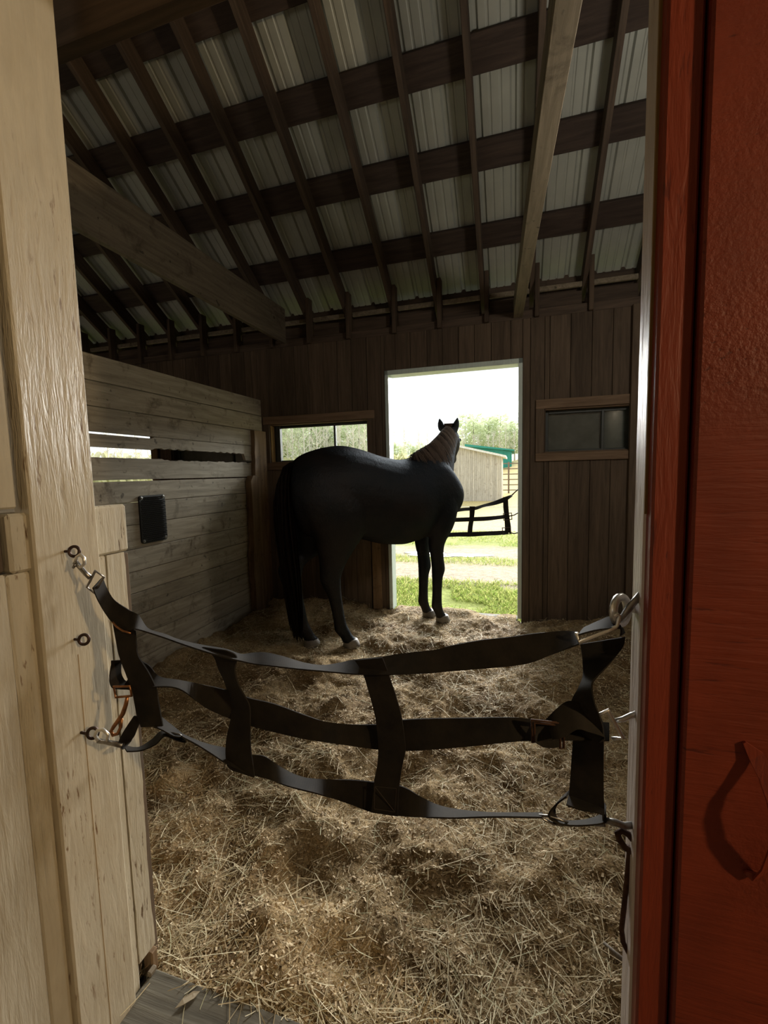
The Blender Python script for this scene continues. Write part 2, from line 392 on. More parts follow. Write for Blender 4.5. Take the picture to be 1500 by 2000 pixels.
def leaves(name, a, c):
    m, t, b = mat(name, 0.7, 0.2)
    at_ = t.nodes.new('ShaderNodeAttribute'); at_.attribute_name = 'tone'
    t.links.new(ramp(t, at_.outputs['Fac'], [(0, a), (1, c)]), b.inputs['Base Color'])
    tl = t.nodes.new('ShaderNodeBsdfTranslucent'); t.links.new(b.inputs['Base Color'].links[0].from_socket, tl.inputs[0])
    mx = t.nodes.new('ShaderNodeMixShader'); mx.inputs[0].default_value = 0.5
    t.links.new(b.outputs[0], mx.inputs[1]); t.links.new(tl.outputs[0], mx.inputs[2])
    t.links.new(mx.outputs[0], t.nodes['Material Output'].inputs['Surface']); return m
M['pine'] = leaves('pine_needles', (0.36, 0.44, 0.26), (0.66, 0.72, 0.48))  # needle colours lightened, distance haze is mixed into them
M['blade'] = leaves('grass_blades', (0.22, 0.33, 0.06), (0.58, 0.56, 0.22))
M['twig'] = plain('bare_grey_twigs', (0.74, 0.70, 0.62), 0.8)  # trunks and twigs paled too, their colour carries the haze
M['brush'] = leaves('dry_brush', (0.50, 0.49, 0.28), (0.74, 0.74, 0.48))

# strips: many thin blades as one mesh, with a 'tone' value per face
def strips(name, P, D, L, W, N, tone, m, parent=None, bend=None, segs=1):
    """P base points, D unit directions, L lengths, W widths, N side vectors (unit); arrays of n"""
    n = len(P); rows = []
    for k in range(segs + 1):
        f = k / segs
        c = P + D * (L * f)[:, None]
        if bend is not None: c = c + bend * (f * f)[..., None] if np.ndim(f) else c + bend * (f * f)
        rows.append(np.stack([c - N * (W / 2)[:, None], c + N * (W / 2)[:, None]], 1))
    V = np.stack(rows, 1).reshape(n, (segs + 1) * 2, 3)
    verts = V.reshape(-1, 3); base = (np.arange(n) * (segs + 1) * 2)[:, None]
    quads = np.concatenate([base + np.array([[2 * k, 2 * k + 1, 2 * k + 3, 2 * k + 2]]) for k in range(segs)], 1).reshape(-1, 4)
    me = bpy.data.meshes.new(name); nf = len(quads)
    me.vertices.add(len(verts)); me.vertices.foreach_set('co', verts.astype(np.float32).ravel())
    me.loops.add(nf * 4); me.loops.foreach_set('vertex_index', quads.astype(np.int32).ravel())
    me.polygons.add(nf); me.polygons.foreach_set('loop_start', np.arange(0, nf * 4, 4, dtype=np.int32))
    try: me.polygons.foreach_set('loop_total', np.full(nf, 4, dtype=np.int32))
    except Exception: pass
    me.update(calc_edges=True)
    a = me.attributes.new('tone', 'FLOAT', 'FACE'); a.data.foreach_set('value', np.repeat(tone, segs).astype(np.float32))
    return link(name, me, m, parent)
def unit(a): return a / np.maximum(np.linalg.norm(a, axis=1), 1e-9)[:, None]

# ================================================================== the barn shell
DY = 4.20                      # inner face of the rear wall
TOP = 2.735                    # top of its upright boards
# ---- floor and bedding
fl = MB(); fl.box((-1.4, 0.36, -0.16), (9.8, 7.94, 0.16)); floor = tag(fl.build('floor', M['concrete']), kind='structure')

def vnoise(x, y, seed):
    """smooth value noise on arrays"""
    r = np.random.default_rng(seed); T = r.random((64, 64))
    xi = np.floor(x).astype(int); yi = np.floor(y).astype(int); fx = x - xi; fy = y - yi
    fx = fx * fx * (3 - 2 * fx); fy = fy * fy * (3 - 2 * fy)
    g = lambda a, b: T[a % 64, b % 64]
    return (g(xi, yi) * (1 - fx) + g(xi + 1, yi) * fx) * (1 - fy) + (g(xi, yi + 1) * (1 - fx) + g(xi + 1, yi + 1) * fx) * fy
def bed_z(x, y):
    x = np.asarray(x, float); y = np.asarray(y, float)
    wx = x + 0.10 * vnoise(x * 4, y * 4, 11); wy = y + 0.10 * vnoise(x * 4 + 9, y * 4, 12)
    z = 0.07 * (vnoise(wx * 2.1, wy * 2.1, 1) - 0.5) + 0.08 * (vnoise(wx * 4.6, wy * 4.6, 2) - 0.5) + 0.05 * (vnoise(wx * 10, wy * 10, 3) - 0.5) + 0.021 * (vnoise(wx * 22, wy * 22, 4) - 0.5) + 0.013 * (vnoise(x * 48, y * 48, 5) - 0.5)
    z = z + 0.05 * np.clip((x - 0.2) * 1.2, 0, 1) * np.clip((y - 2.6) * 0.8, 0, 1)
    z = z + 0.05 * np.clip((y - 3.9) * 4, 0, 1) * np.clip((-1.25 - x) * 4, 0, 1)
    front = np.clip((y - 0.86) / 0.35, 0, 1); sill = np.clip((y - 3.95) / 0.3, 0, 1)
    z = z * (0.4 + 0.6 * front) * (1 - 0.65 * sill * (np.abs(x + 0.56) < 0.62))
    for hx, hy in HOOVES:
        d2 = (x - hx) ** 2 + (y - hy) ** 2; k = np.exp(-d2 / 0.02); z = z * (1 - k) - 0.006 * k
    return z
HOOVES = [(-1.3347, 3.2588), (-1.584, 3.105), (-0.824, 4.083), (-0.669, 3.9640)]
gx = np.arange(-2.57, 1.29, 0.0135); gy = np.arange(0.87, 4.36, 0.0135)
X, Y = np.meshgrid(gx, gy, indexing='ij'); Z = bed_z(X, Y)
verts = np.stack([X, Y, Z], -1).reshape(-1, 3); nx, ny = len(gx), len(gy)
q = (np.arange(nx - 1)[:, None] * ny + np.arange(ny - 1)[None, :]).ravel()
faces = np.stack([q, q + ny, q + ny + 1, q + 1], 1)
fc = verts[faces].mean(1); faces = faces[(fc[:, 1] < DY - 0.004) | ((fc[:, 0] > -1.17) & (fc[:, 0] < 0.02))]
me = bpy.data.meshes.new('straw_bedding'); me.from_pydata(verts.tolist(), [], faces.tolist()); me.update()
tag(link('straw_bedding', me, M['bedding'], smooth=True), 'churned tan bed of sawdust and straw covering the stall floor', 'bedding', kind='stuff')

def scatter(n, y0=0.88, y1=4.3, power=1.0):
    x = rng.uniform(-2.54, 1.26, n); y = y0 + (y1 - y0) * rng.random(n) ** power
    bad = (y > DY - 0.03) & ((x < -1.15) | (x > 0.0)); y = np.where(bad, y - 0.5, y)
    return x, y
# flakes
n = 85000; x, y = scatter(n, power=1.45); z = bed_z(x, y) + rng.uniform(0.0, 0.006, n)
th = rng.uniform(0, 2 * np.pi, n); el = rng.normal(0, 0.35, n)
D = np.stack([np.cos(th) * np.cos(el), np.sin(th) * np.cos(el), np.sin(el)], 1)
N = unit(np.stack([-np.sin(th), np.cos(th), rng.normal(0, 0.6, n)], 1))
L = rng.uniform(0.004, 0.014, n)
o = strips('wood_shavings', np.stack([x, y, z], 1), D, L, L * rng.uniform(0.25, 0.6, n), N, rng.random(n), M['shaving'])
tag(o, 'pale curled wood shavings scattered all over the stall bedding', 'shavings', kind='stuff')
# hay
n = 44000; x, y = scatter(n, power=1.8); z = bed_z(x, y) + rng.uniform(0.001, 0.012, n)
keep = rng.random(n) < 0.35 + 0.9 * (vnoise(x * 1.7, y * 1.7, 21) > 0.48) + 0.5 * (x > -0.2) * (y < 2.2)
x, y, z = x[keep], y[keep], z[keep]; n = len(x)
th = rng.uniform(0, 2 * np.pi, n); el = rng.normal(0.02, 0.18, n)
D = np.stack([np.cos(th) * np.cos(el), np.sin(th) * np.cos(el), np.sin(el)], 1)
N = unit(np.stack([-np.sin(th), np.cos(th), rng.normal(0, 0.4, n)], 1))
L = rng.gamma(2.6, 0.024, n).clip(0.02, 0.26)
bend = np.stack([rng.normal(0, 0.25, n) * L, rng.normal(0, 0.25, n) * L, -np.abs(rng.normal(0, 0.1, n)) * L], 1)
o = strips('loose_hay', np.stack([x, y, z], 1), D, L, rng.uniform(0.0011, 0.0028, n), N, rng.random(n), M['hay'], bend=bend, segs=3)
tag(o, 'loose yellow hay stalks strewn thickly over the front of the bedding', 'hay', kind='stuff')

# ---- rear wall: upright boards around door and windows
wb = tag(empty('wall_back', (-1.5, DY, 0), label='dark brown rear wall of upright boards with an open doorway'), kind='structure')
def put(o, root):
    """parent under root while keeping the place"""
    o.parent = root; o.matrix_parent_inverse = Matrix.Translation(-Vector(root.location)); return o
def sub(o, part):
    """make a finished part a sub-part of another part of the same thing"""
    o.parent = part; o.matrix_parent_inverse = part.matrix_basis.inverted(); return o
def pl(name, lo, hi, m, root, **kw): return put(plank(name, lo, hi, m, None, **kw), root)
DOOR = (-1.222, 0.068, 2.395); W1 = (-2.52, -1.405, 1.533, 1.945); W2 = (0.254, 1.14, 1.544, 1.935)
DOOR3 = (-5.75, -4.10, 2.35); W3 = (-3.82, -2.72, 1.53, 1.94)
xs = [-6.2]
while xs[-1] < 1.32: xs.append(xs[-1] + random.choice((0.148, 0.15, 0.162, 0.17)))
def spans(x0, x1, z0, z1):
    """vertical pieces of a board after cutting the openings"""
    out = [(z0, z1)]
    for a, b, lo, hi in ((DOOR[0], DOOR[1], -0.2, DOOR[2]), (W1[0], W1[1], W1[2], W1[3]), (W2[0], W2[1], W2[2], W2[3]), (W3[0], W3[1], W3[2], W3[3]), (DOOR3[0], DOOR3[1], -0.2, DOOR3[2])):
        if (x0 + x1) / 2 > a and (x0 + x1) / 2 < b:
            new = []
            for s, e in out:
                if s < lo: new.append((s, min(e, lo)))
                if e > hi: new.append((max(s, hi), e))
            out = new
    return [p for p in out if p[1] - p[0] > 0.02]
cuts = sorted(set([round(v, 3) for v in xs] + [DOOR[0], DOOR[1], W1[0], W1[1], W2[0], W2[1], W3[0], W3[1], DOOR3[0], DOOR3[1]]))
cuts = [c for i, c in enumerate(cuts) if i == 0 or c - cuts[i - 1] > 0.03 or c in (DOOR[0], DOOR[1], W1[0], W1[1], W2[0], W2[1])]
for a, b in zip(cuts[:-1], cuts[1:]):
    if b > 1.34: b = 1.34
    for s, e in spans(a, b, -0.1, TOP):
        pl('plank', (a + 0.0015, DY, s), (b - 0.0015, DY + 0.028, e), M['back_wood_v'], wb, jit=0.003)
# outer sheathing keeps the daylight out of the joints
sh = MB()
for a, b in zip(cuts[:-1], cuts[1:]):
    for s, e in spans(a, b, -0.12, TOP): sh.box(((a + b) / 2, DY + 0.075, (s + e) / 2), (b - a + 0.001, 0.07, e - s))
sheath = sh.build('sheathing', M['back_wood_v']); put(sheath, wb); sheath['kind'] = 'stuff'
pl('corner_post', (0.93, DY - 0.06, 0.0), (1.06, DY - 0.005, TOP), M['back_wood_v'], wb)
pl('top_plate', (-6.2, DY + 0.01, TOP), (1.34, DY + 0.14, TOP + 0.075), M['rafter_wood'], wb)
pl('patch_board', (-1.395, DY - 0.022, 0.0), (-1.30, DY - 0.002, 1.46), M['post_wood'], wb)
# door lining
d1 = tag(empty('door_1', (-0.577, DY, 0), label='open doorway with pale flaking paint on its lining'), kind='structure')
pl('jamb', (DOOR[0], DY - 0.012, 0.0), (DOOR[0] + 0.036, DY + 0.14, DOOR[2]), M['pale_paint'], d1)
pl('jamb', (DOOR[1] - 0.036, DY - 0.012, 0.0), (DOOR[1], DY + 0.14, DOOR[2]), M['pale_paint'], d1)
pl('head', (DOOR[0], DY - 0.012, DOOR[2] - 0.045), (DOOR[1], DY + 0.14, DOOR[2]), M['pale_paint'], d1)
pl('threshold', (DOOR[0] + 0.036, DY + 0.03, -0.09), (DOOR[1] - 0.036, DY + 0.15, -0.02), M['sill_wood'], d1)
# windows
def window(name, x0, x1, z0, z1, mull, label, x1t=None, shut=False):
    r = tag(empty(name, ((x0 + x1) / 2, DY, z0), label=label), kind='structure')
    t = 0.072
    xe = x1t or x1 + t
    pl('trim_top', (x0 - t, DY - 0.022, z1), (xe, DY - 0.003, z1 + t + 0.01), M['back_wood_x'], r)
    pl('trim_bottom', (x0 - t, DY - 0.022, z0 - t), (xe, DY - 0.003, z0), M['back_wood_x'], r)
    pl('trim_side', (x0 - t, DY - 0.022, z0), (x0, DY - 0.003, z1), M['back_wood_v'], r)
    pl('trim_side', (x1, DY - 0.022, z0), (x1 + t, DY - 0.003, z1), M['back_wood_v'], r)
    rv = M['raw_edge'] if not shut else M['back_wood_v']
    pl('reveal', (x0, DY, z0), (x0 + 0.012, DY + 0.11, z1), rv, r); pl('reveal', (x1 - 0.012, DY, z0), (x1, DY + 0.11, z1), rv, r)
    pl('reveal', (x0, DY, z1 - 0.012), (x1, DY + 0.11, z1), M['back_wood_x'], r); pl('sill', (x0, DY, z0), (x1, DY + 0.11, z0 + 0.012), M['back_wood_x'], r)
    f = 0.028
    for a, b in ((x0 + 0.012, x0 + 0.012 + f), (mull - 0.011, mull + 0.011), (x1 - 0.012 - f, x1 - 0.012)):
        pl('sash_bar', (a, DY + 0.065, z0 + 0.012), (b, DY + 0.10, z1 - 0.012), M['dark_frame'], r)
    if not shut: pl('sash_stile', (x0 + 0.012 + f, DY + 0.05, z0 + 0.012), (x0 + 0.088, DY + 0.10, z1 - 0.012), M['dark_frame'], r)
    for a, b in ((z0 + 0.012, z0 + 0.012 + f * 0.6), (z1 - 0.012 - f, z1 - 0.012)):
        pl('sash_rail', (x0 + 0.012 + f, DY + 0.067, a), (x1 - 0.012 - f, DY + 0.098, b), M['dark_frame'], r)
    for a, b in ((x0 + 0.012 + f, mull - 0.011), (mull + 0.011, x1 - 0.012 - f)):
        pl('pane', (a, DY + 0.080, z0 + 0.028), (b, DY + 0.084, z1 - 0.04), M['glass'], r, c=0.0005)
    if shut: pl('shutter', (x0, DY + 0.118, z0), (x1, DY + 0.14, z1), M['shutter'], r)
    return r
M['shutter'] = plain('grey_shutter', (0.10, 0.105, 0.095), 0.7)
window('window_1', *W1[:4], -1.80, 'low wide window with two panes and daylight beyond')
window('window_2', *W2[:4], 0.742, 'dark shuttered two pane window right of the doorway', x1t=1.30, shut=True)
window('window_3', *W3[:4], -3.05, 'dark shuttered window of the neighbouring stall', shut=True)
d3 = tag(empty('door_3', (-4.58, DY, 0), label='open doorway of the neighbouring stall'), kind='structure')
pl('jamb', (DOOR3[1] - 0.004, DY - 0.03, 0), (DOOR3[1] + 0.09, DY - 0.004, DOOR3[2]), M['post_wood'], d3)
pl('jamb', (DOOR3[0] - 0.09, DY - 0.03, 0), (DOOR3[0] + 0.004, DY - 0.004, DOOR3[2]), M['post_wood'], d3)

# ---- left partition of horizontal boards
XL = -2.58
wl = tag(empty('wall_left', (XL, 2.5, 0), label='weathered grey partition of horizontal boards with a long slit'), kind='structure')
pz = [(2.035, 2.20), (1.872, 2.03), (1.710, 1.868)]
for a, b in pz: pl('plank', (XL - 0.03, 0.90, a), (XL, DY - 0.06, b), M['part_wood'], wl, jit=0.002)
def wavy_board(name, x0, x1, y0, y1, zlo, zhi, m, root, seg=40, amp=0.006, seed=0, end_round=0.0):
    r = np.random.default_rng(seed); mb = MB(); lo = []; hi = []
    for i in range(seg + 1):
        y = y0 + (y1 - y0) * i / seg
        lo.append((y, (zlo(y) if callable(zlo) else zlo))); hi.append((y, (zhi(y) if callable(zhi) else zhi) + (r.uniform(-amp, amp) if amp else 0)))
    for i in range(seg):
        p = [(x, y, z) for x in (x0, x1) for (y, z) in (lo[i], hi[i], lo[i + 1], hi[i + 1])]
        b = len(mb.v); mb.v += p
        a = [b + k for k in range(8)]
        mb.f += [(a[0], a[1], a[3], a[2]), (a[4], a[6], a[7], a[5]), (a[1], a[5], a[7], a[3]), (a[0], a[2], a[6], a[4])]
        if i == 0: mb.f.append((a[0], a[4], a[5], a[1]))
        if i == seg - 1: mb.f.append((a[2], a[3], a[7], a[6]))
    o = mb.build(name, m); return put(o, root)
# board above the slit: its lower edge is chewed, thin crack over its near half
wavy_board('plank', XL - 0.028, XL, 0.90, DY - 0.06, lambda y: 1.612 + (0.0 if y < 2.65 else 0.012) + (0.003 * math.sin(y * 61) + 0.004 * math.sin(y * 143 + 1) if y > 2.7 else 0) - (0.065 if y > 3.80 else 0.0), lambda y: 1.695 if y < 2.66 else 1.707, M['part_wood'], wl, seg=110, amp=0.0005, seed=3)
wavy_board('plank', XL - 0.032, XL - 0.002, 0.90, DY - 0.06, 1.396, lambda y: 1.545 - (0.0 if y < 2.75 else 0.008) + ((0.003 * math.sin(y * 37) + 0.003 * math.sin(y * 91)) * (y > 2.7)), M['part_wood'], wl, seg=110, amp=0.0015, seed=4)
lowz = [1.388, 1.235, 1.078, 0.905, 0.745, 0.590, 0.43, 0.27, 0.11, -0.05]
for k in range(len(lowz) - 1):
    top = lowz[k] - (0.004 if k == 0 else 0.003)
    pl('plank', (XL - 0.031, 0.90, lowz[k + 1]), (XL - 0.001, DY - 0.06, top), M['part_wood'], wl, jit=0.002)
# corner posts: an upright board with a wavy edge and a split log standing before it
def upright(name, x0, x1, z0, z1, ylo, yhi, m, root, seg=26, seed=0):
    r = np.random.default_rng(seed); mb = MB(); pts = []
    for i in range(seg + 1):
        z = z0 + (z1 - z0) * i / seg; wv = 0.012 * math.sin(z * 5 + seed) + r.uniform(-0.005, 0.005)
        cap = 0.0
        if z1 - z < 0.06 and seed == 9: cap = 0.05 * (1 - (z1 - z) / 0.06) ** 2
        pts.append((ylo + wv + cap, yhi + wv * 0.3 - cap, z))
    for i in range(seg):
        a, b = pts[i], pts[i + 1]
        for (p, q, s, t) in (((x0, a[0], a[2]), (x0, a[1], a[2]), (x0, b[1], b[2]), (x0, b[0], b[2])), ((x1, a[0], a[2]), (x1, a[1], a[2]), (x1, b[1], b[2]), (x1, b[0], b[2])),
                             ((x0, a[0], a[2]), (x1, a[0], a[2]), (x1, b[0], b[2]), (x0, b[0], b[2])), ((x0, a[1], a[2]), (x1, a[1], a[2]), (x1, b[1], b[2]), (x0, b[1], b[2]))):
            mb.add([p, q, s, t], [(0, 1, 2, 3)])
    a = pts[-1]; mb.add([(x0, a[0], a[2]), (x1, a[0], a[2]), (x1, a[1], a[2]), (x0, a[1], a[2])], [(0, 1, 2, 3)])
    o = mb.build(name, m); return put(o, root)
upright('post', XL - 0.002, XL + 0.045, -0.05, 1.865, 3.91, 4.13, M['post_wood'], wl, seed=5)
upright('log_post', XL + 0.01, XL + 0.075, -0.05, 1.405, 3.77, 3.94, M['post_wood'], wl, seed=9)

# ---- grooming mat on the partition
mat_o = empty('scratching_mat', (XL + 0.004, 2.59, 0.93), label='small black rubber scratching mat with pointed nubs screwed to the grey partition', cat='rubber mat')
pb = MB(); ym0, ym1, zm0, zm1 = 2.475, 2.715, 0.93, 1.278
out = []
for (cy, cz, a0) in ((ym1 - 0.02, zm1 - 0.02, 0), (ym0 + 0.02, zm1 - 0.02, 90), (ym0 + 0.02, zm0 + 0.02, 180), (ym1 - 0.02, zm0 + 0.02, 270)):
    for k in range(4): out.append((XL + 0.001, cy + 0.02 * math.cos(math.radians(a0 + 30 * k)), cz + 0.02 * math.sin(math.radians(a0 + 30 * k))))
pb.prism(out, (1, 0, 0), 0.012); put(pb.build('backing', M['black_rubber']), mat_o)
nb = MB()
for i in range(15):
    for j in range(24):
        y = ym0 + 0.014 + i * 0.0152 + (0.0076 if j % 2 else 0); z = zm0 + 0.014 + j * 0.0139
        if y > ym1 - 0.01 or (abs(y - ym0) < 0.04 or abs(y - ym1) < 0.04) and (abs(z - zm0) < 0.035 or abs(z - zm1) < 0.035): continue
        r = 0.0052
        nb.add([(XL + 0.012, y + r * math.cos(a), z + r * math.sin(a)) for a in (0.8, 2.36, 3.93, 5.5)] + [(XL + 0.031, y + 0.001, z - 0.003)], [(0, 1, 4), (1, 2, 4), (2, 3, 4), (3, 0, 4)])
nbo = put(nb.build('nubs', M['black_rubber']), mat_o); nbo['kind'] = 'stuff'
for y, z in ((ym0 + 0.018, zm0 + 0.018), (ym1 - 0.018, zm0 + 0.02), (ym0 + 0.018, zm1 - 0.018), (ym1 - 0.018, zm1 - 0.016)):
    s = MB(); s.loft([((XL + 0.012, y, z), (0, 0.011, 0), (0, 0, 0.011)), ((XL + 0.016, y, z), (0, 0.011, 0), (0, 0, 0.011)), ((XL + 0.017, y, z), (0, 0.006, 0), (0, 0, 0.006)), ((XL + 0.021, y, z), (0, 0.005, 0), (0, 0, 0.005))])
    put(s.build('screw', M['dull_steel']), mat_o)

# ---- roof: sheets on purlins on rafters
SL = 0.70; ANG = math.atan(SL); Z0 = 3.03                 # rafter underside at the rear wall
RD = 0.14                                                 # rafter depth square to the slope
def roofz(y, up): return Z0 + SL * (DY - y) + up / math.cos(ANG)
ce = tag(empty('ceiling', (-1.5, 2.5, 4.0), label='open ceiling of ribbed metal sheets on dark purlins and rafters'), kind='structure')
def sloped(name, xc, y0, y1, up0, up1, wx, m, root, share=None):
    """a straight timber lying along the roof slope from y0 (rear) to y1 (front)"""
    yc = (y0 + y1) / 2; upc = (up0 + up1) / 2
    ln = abs(y1 - y0) / math.cos(ANG); sa, ca = math.sin(ANG), math.cos(ANG)
    o = plank(name, (-ln / 2, -wx / 2, -(up1 - up0) / 2), (ln / 2, wx / 2, (up1 - up0) / 2), m)
    o.location = (xc, yc + sa * upc, Z0 + SL * (DY - yc) + ca * upc)
    o.rotation_euler = Matrix(((0, 1, 0), (-ca, 0, sa), (sa, 0, ca))).to_euler()   # local x climbs the slope
    return put(o, root)
RX = [-2.055 - 0.43 * k for k in range(9, 0, -1)] + [-2.055, -1.625, -1.152, -0.716, -0.286, 0.145, 0.578, 1.01, 1.40]
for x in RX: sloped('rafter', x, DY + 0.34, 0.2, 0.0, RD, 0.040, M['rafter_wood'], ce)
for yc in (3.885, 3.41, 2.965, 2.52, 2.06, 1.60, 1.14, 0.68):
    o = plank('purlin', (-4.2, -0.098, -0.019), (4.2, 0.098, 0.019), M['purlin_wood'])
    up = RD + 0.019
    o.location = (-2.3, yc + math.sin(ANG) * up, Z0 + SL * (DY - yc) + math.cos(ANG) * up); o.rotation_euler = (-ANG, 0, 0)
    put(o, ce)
# ribbed sheets
prof = []; cov = 0.914
for k in range(4):
    b = k * cov / 4
    prof += [(b, 0.0), (b + 0.012, 0.019), (b + 0.034, 0.019), (b + 0.046, 0.0), (b + 0.088, 0.0), (b + 0.094, 0.004), (b + 0.104, 0.004), (b + 0.11, 0.0), (b + 0.158, 0.0), (b + 0.164, 0.004), (b + 0.174, 0.004), (b + 0.18, 0.0)]
prof.append((cov, 0.0)); prof.append((cov + 0.012, 0.019))
LN = (DY + 0.45 - 0.15) / math.cos(ANG); sm = bpy.data.meshes.new('roofing_sheet')
vs = [(x - cov / 2, y, h) for y in (-LN / 2, LN / 2) for x, h in prof]; np_ = len(prof)
sm.from_pydata(vs, [], [(i, i + 1, np_ + i + 1, np_ + i) for i in range(np_ - 1)]); sm.materials.append(M['roof_metal'])
for k in range(9):
    yc = (DY + 0.45 + 0.15) / 2; up = RD + 0.042
    o = link('roofing_sheet', sm, None, None, (-5.75 + 0.914 * k, yc + math.sin(ANG) * up, Z0 + SL * (DY - yc) + math.cos(ANG) * up + 0.0006 * (k % 2)), (-ANG, 0, 0)); put(o, ce)
# studs standing on the wall beside each rafter, nailer strips and blocking
for x in RX:
    pl('stud', (x + 0.022, DY - 0.035, TOP - 0.0), (x + 0.06, DY + 0.05, Z0 + 0.15), M['stud_wood'], ce)
for a, b in zip(RX[:-1], RX[1:]):
    pl('blocking', (a + 0.062, DY + 0.055, TOP + 0.08), (b - 0.022, DY + 0.075, TOP + 0.20), M['rafter_wood'], ce, jit=0.004)
    pl('nailer', (a + 0.062, DY + 0.055, TOP + 0.235), (b - 0.022, DY + 0.085, TOP + 0.275), M['tie_wood'], ce, jit=0.004)
# fascia behind the eave leaves one bright crack
pl('fascia', (-6.2, DY + 0.20, TOP + 0.02), (0.27, DY + 0.225, TOP + 0.50), M['rafter_wood'], ce)
pl('fascia', (0.27, DY + 0.20, TOP + 0.02), (0.53, DY + 0.225, TOP + 0.20), M['rafter_wood'], ce)
pl('fascia', (0.27, DY + 0.20, TOP + 0.208), (0.53, DY + 0.225, TOP + 0.50), M['rafter_wood'], ce)
pl('fascia', (0.53, DY + 0.20, TOP + 0.02), (1.40, DY + 0.225, TOP + 0.50), M['rafter_wood'], ce)
# tie beams running front to back
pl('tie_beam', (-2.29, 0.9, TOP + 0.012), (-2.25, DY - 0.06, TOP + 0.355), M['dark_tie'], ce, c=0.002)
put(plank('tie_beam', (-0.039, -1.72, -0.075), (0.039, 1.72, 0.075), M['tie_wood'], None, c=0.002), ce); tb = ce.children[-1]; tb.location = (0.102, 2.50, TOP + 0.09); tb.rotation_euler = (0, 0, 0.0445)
# header over the stall front
pl('header_beam', (-2.7, 0.86, 2.42), (1.6, 0.90, 2.70), M['rafter_wood'], ce)

# ---- stall front, left side: cream painted post, rail and boards, seen edge on from the aisle
XF = -0.985
wf = tag(empty('wall_front', (XF, 0.7, 0), label='cream painted side of the stall entrance with flaking post and boards'), kind='structure')
def pf(name, y0, y1, z0, z1, x1, m, th=0.03, jit=0.0, c=0.004): return pl(name, (x1 - th, y0, z0), (x1, y1, z1), m, wf, jit=jit, c=c)
pf('post', 0.653, 0.802, -0.05, 3.0, XF + 0.022, M['cream_paint'], th=0.05)
pf('crack', 0.7255, 0.727, 0.0, 1.0, XF + 0.0225, M['raw_edge'], th=0.004, c=0.0004)
pf('rail', 0.616, 0.900, 1.212, 1.335, XF - 0.002 + 0.010, M['cream_smooth'], th=0.045, c=0.006)
def board_live(y0, y1, z0, z1, x1, amp, seed):
    r = np.random.default_rng(seed); mb = MB(); seg = 30; pts = []; wv = 0
    for i in range(seg + 1):
        z = z0 + (z1 - z0) * i / seg; wv = 0.8 * wv + r.normal(0, amp)
        pts.append((z, y0 + r.normal(0, 0.0006), y1 + wv))
    for i in range(seg):
        a, b = pts[i], pts[i + 1]
        for x in (x1 - 0.026, x1): mb.add([(x, a[1], a[0]), (x, a[2], a[0]), (x, b[2], b[0]), (x, b[1], b[0])], [(0, 1, 2, 3)])
        mb.add([(x1 - 0.026, a[2], a[0]), (x1, a[2], a[0]), (x1, b[2], b[0]), (x1 - 0.026, b[2], b[0])], [(0, 1, 2, 3)])
        mb.add([(x1 - 0.026, a[1], a[0]), (x1, a[1], a[0]), (x1, b[1], b[0]), (x1 - 0.026, b[1], b[0])], [(0, 1, 2, 3)])
    for a in (pts[0], pts[-1]): mb.add([(x1 - 0.026, a[1], a[0]), (x1, a[1], a[0]), (x1, a[2], a[0]), (x1 - 0.026, a[2], a[0])], [(0, 1, 2, 3)])
    return put(mb.build('plank', M['cream_smooth']), wf)
pf('plank', 0.803, 0.8335, -0.05, 1.211, XF + 0.003, M['cream_smooth'])
board_live(0.8345, 0.886, 0.075, 1.21, XF + 0.004, 0.0014, 3)
pf('plank', 0.30, 0.604, -0.05, 1.215, XF + 0.010, M['cream_smooth'], th=0.03)
pf('plank', 0.608, 0.654, -0.05, 1.211, XF + 0.004, M['cream_paint'], th=0.03)
pf('panel', -3.8, 0.640, 1.345, 2.5, XF + 0.006, M['cream_smooth'], th=0.03)
pf('cap_board', 0.20, 0.612, 1.216, 1.335, XF - 0.004, M['back_wood_v'], th=0.03)
pf('backing', -3.8, 0.885, -0.05, 1.2, XF - 0.04, M['back_wood_v'], th=0.02)
pl('corner_block', (XF - 0.03, 0.875, -0.02), (XF + 0.002, 0.897, 0.055), M['post_wood'], wf)
# stall front hidden behind that side
pl('front_boarding', (XL, 0.90, -0.05), (XF - 0.03, 0.93, 1.2), M['back_wood_v'], wf)

# ---- sill
tr = tag(empty('trim_2', (-0.5, 0.8, 0), label='worn grey wooden sill board across the stall entrance'), kind='structure')
o = pl('sill_board', (XF + 0.006, 0.60, -0.05), (0.215, 0.878, 0.012), M['sill_wood'], tr, c=0.005)
pl('knot_block', (XF + 0.004, 0.852, 0.012), (XF + 0.018, 0.876, 0.026), M['tie_wood'], tr)

# ---- right side: red post and red boarded door
t1 = tag(empty('trim_1', (0.24, 0.85, 0), label='barn red entrance post with a worn inner face coloured pale as daylit'), kind='structure')
pl('post_face', (0.2165, 0.808, -0.05), (0.2665, 0.842, 3.0), M['red_paint'], t1, c=0.004)
pl('post_core', (0.213, 0.838, -0.05), (0.2655, 0.902, 3.0), M['jamb_end'], t1, c=0.004)
pl('bare_edge', (0.2120, 0.833, 1.32), (0.222, 0.8375, 2.15), M['raw_edge'], t1, c=0.001)
d2 = tag(empty('door_2', (0.5, 0.81, 0), label='barn red rough sawn boarded door beside the entrance post'), kind='structure')
pl('plank', (0.2705, 0.796, -0.05), (0.62, 0.823, 3.0), M['red_sawn'], d2, c=0.004)
pl('plank', (0.623, 0.796, -0.05), (1.0, 0.823, 3.0), M['red_sawn'], d2, c=0.004)
pl('plank', (1.003, 0.796, -0.05), (1.7, 0.823, 3.0), M['red_sawn'], d2, c=0.004)
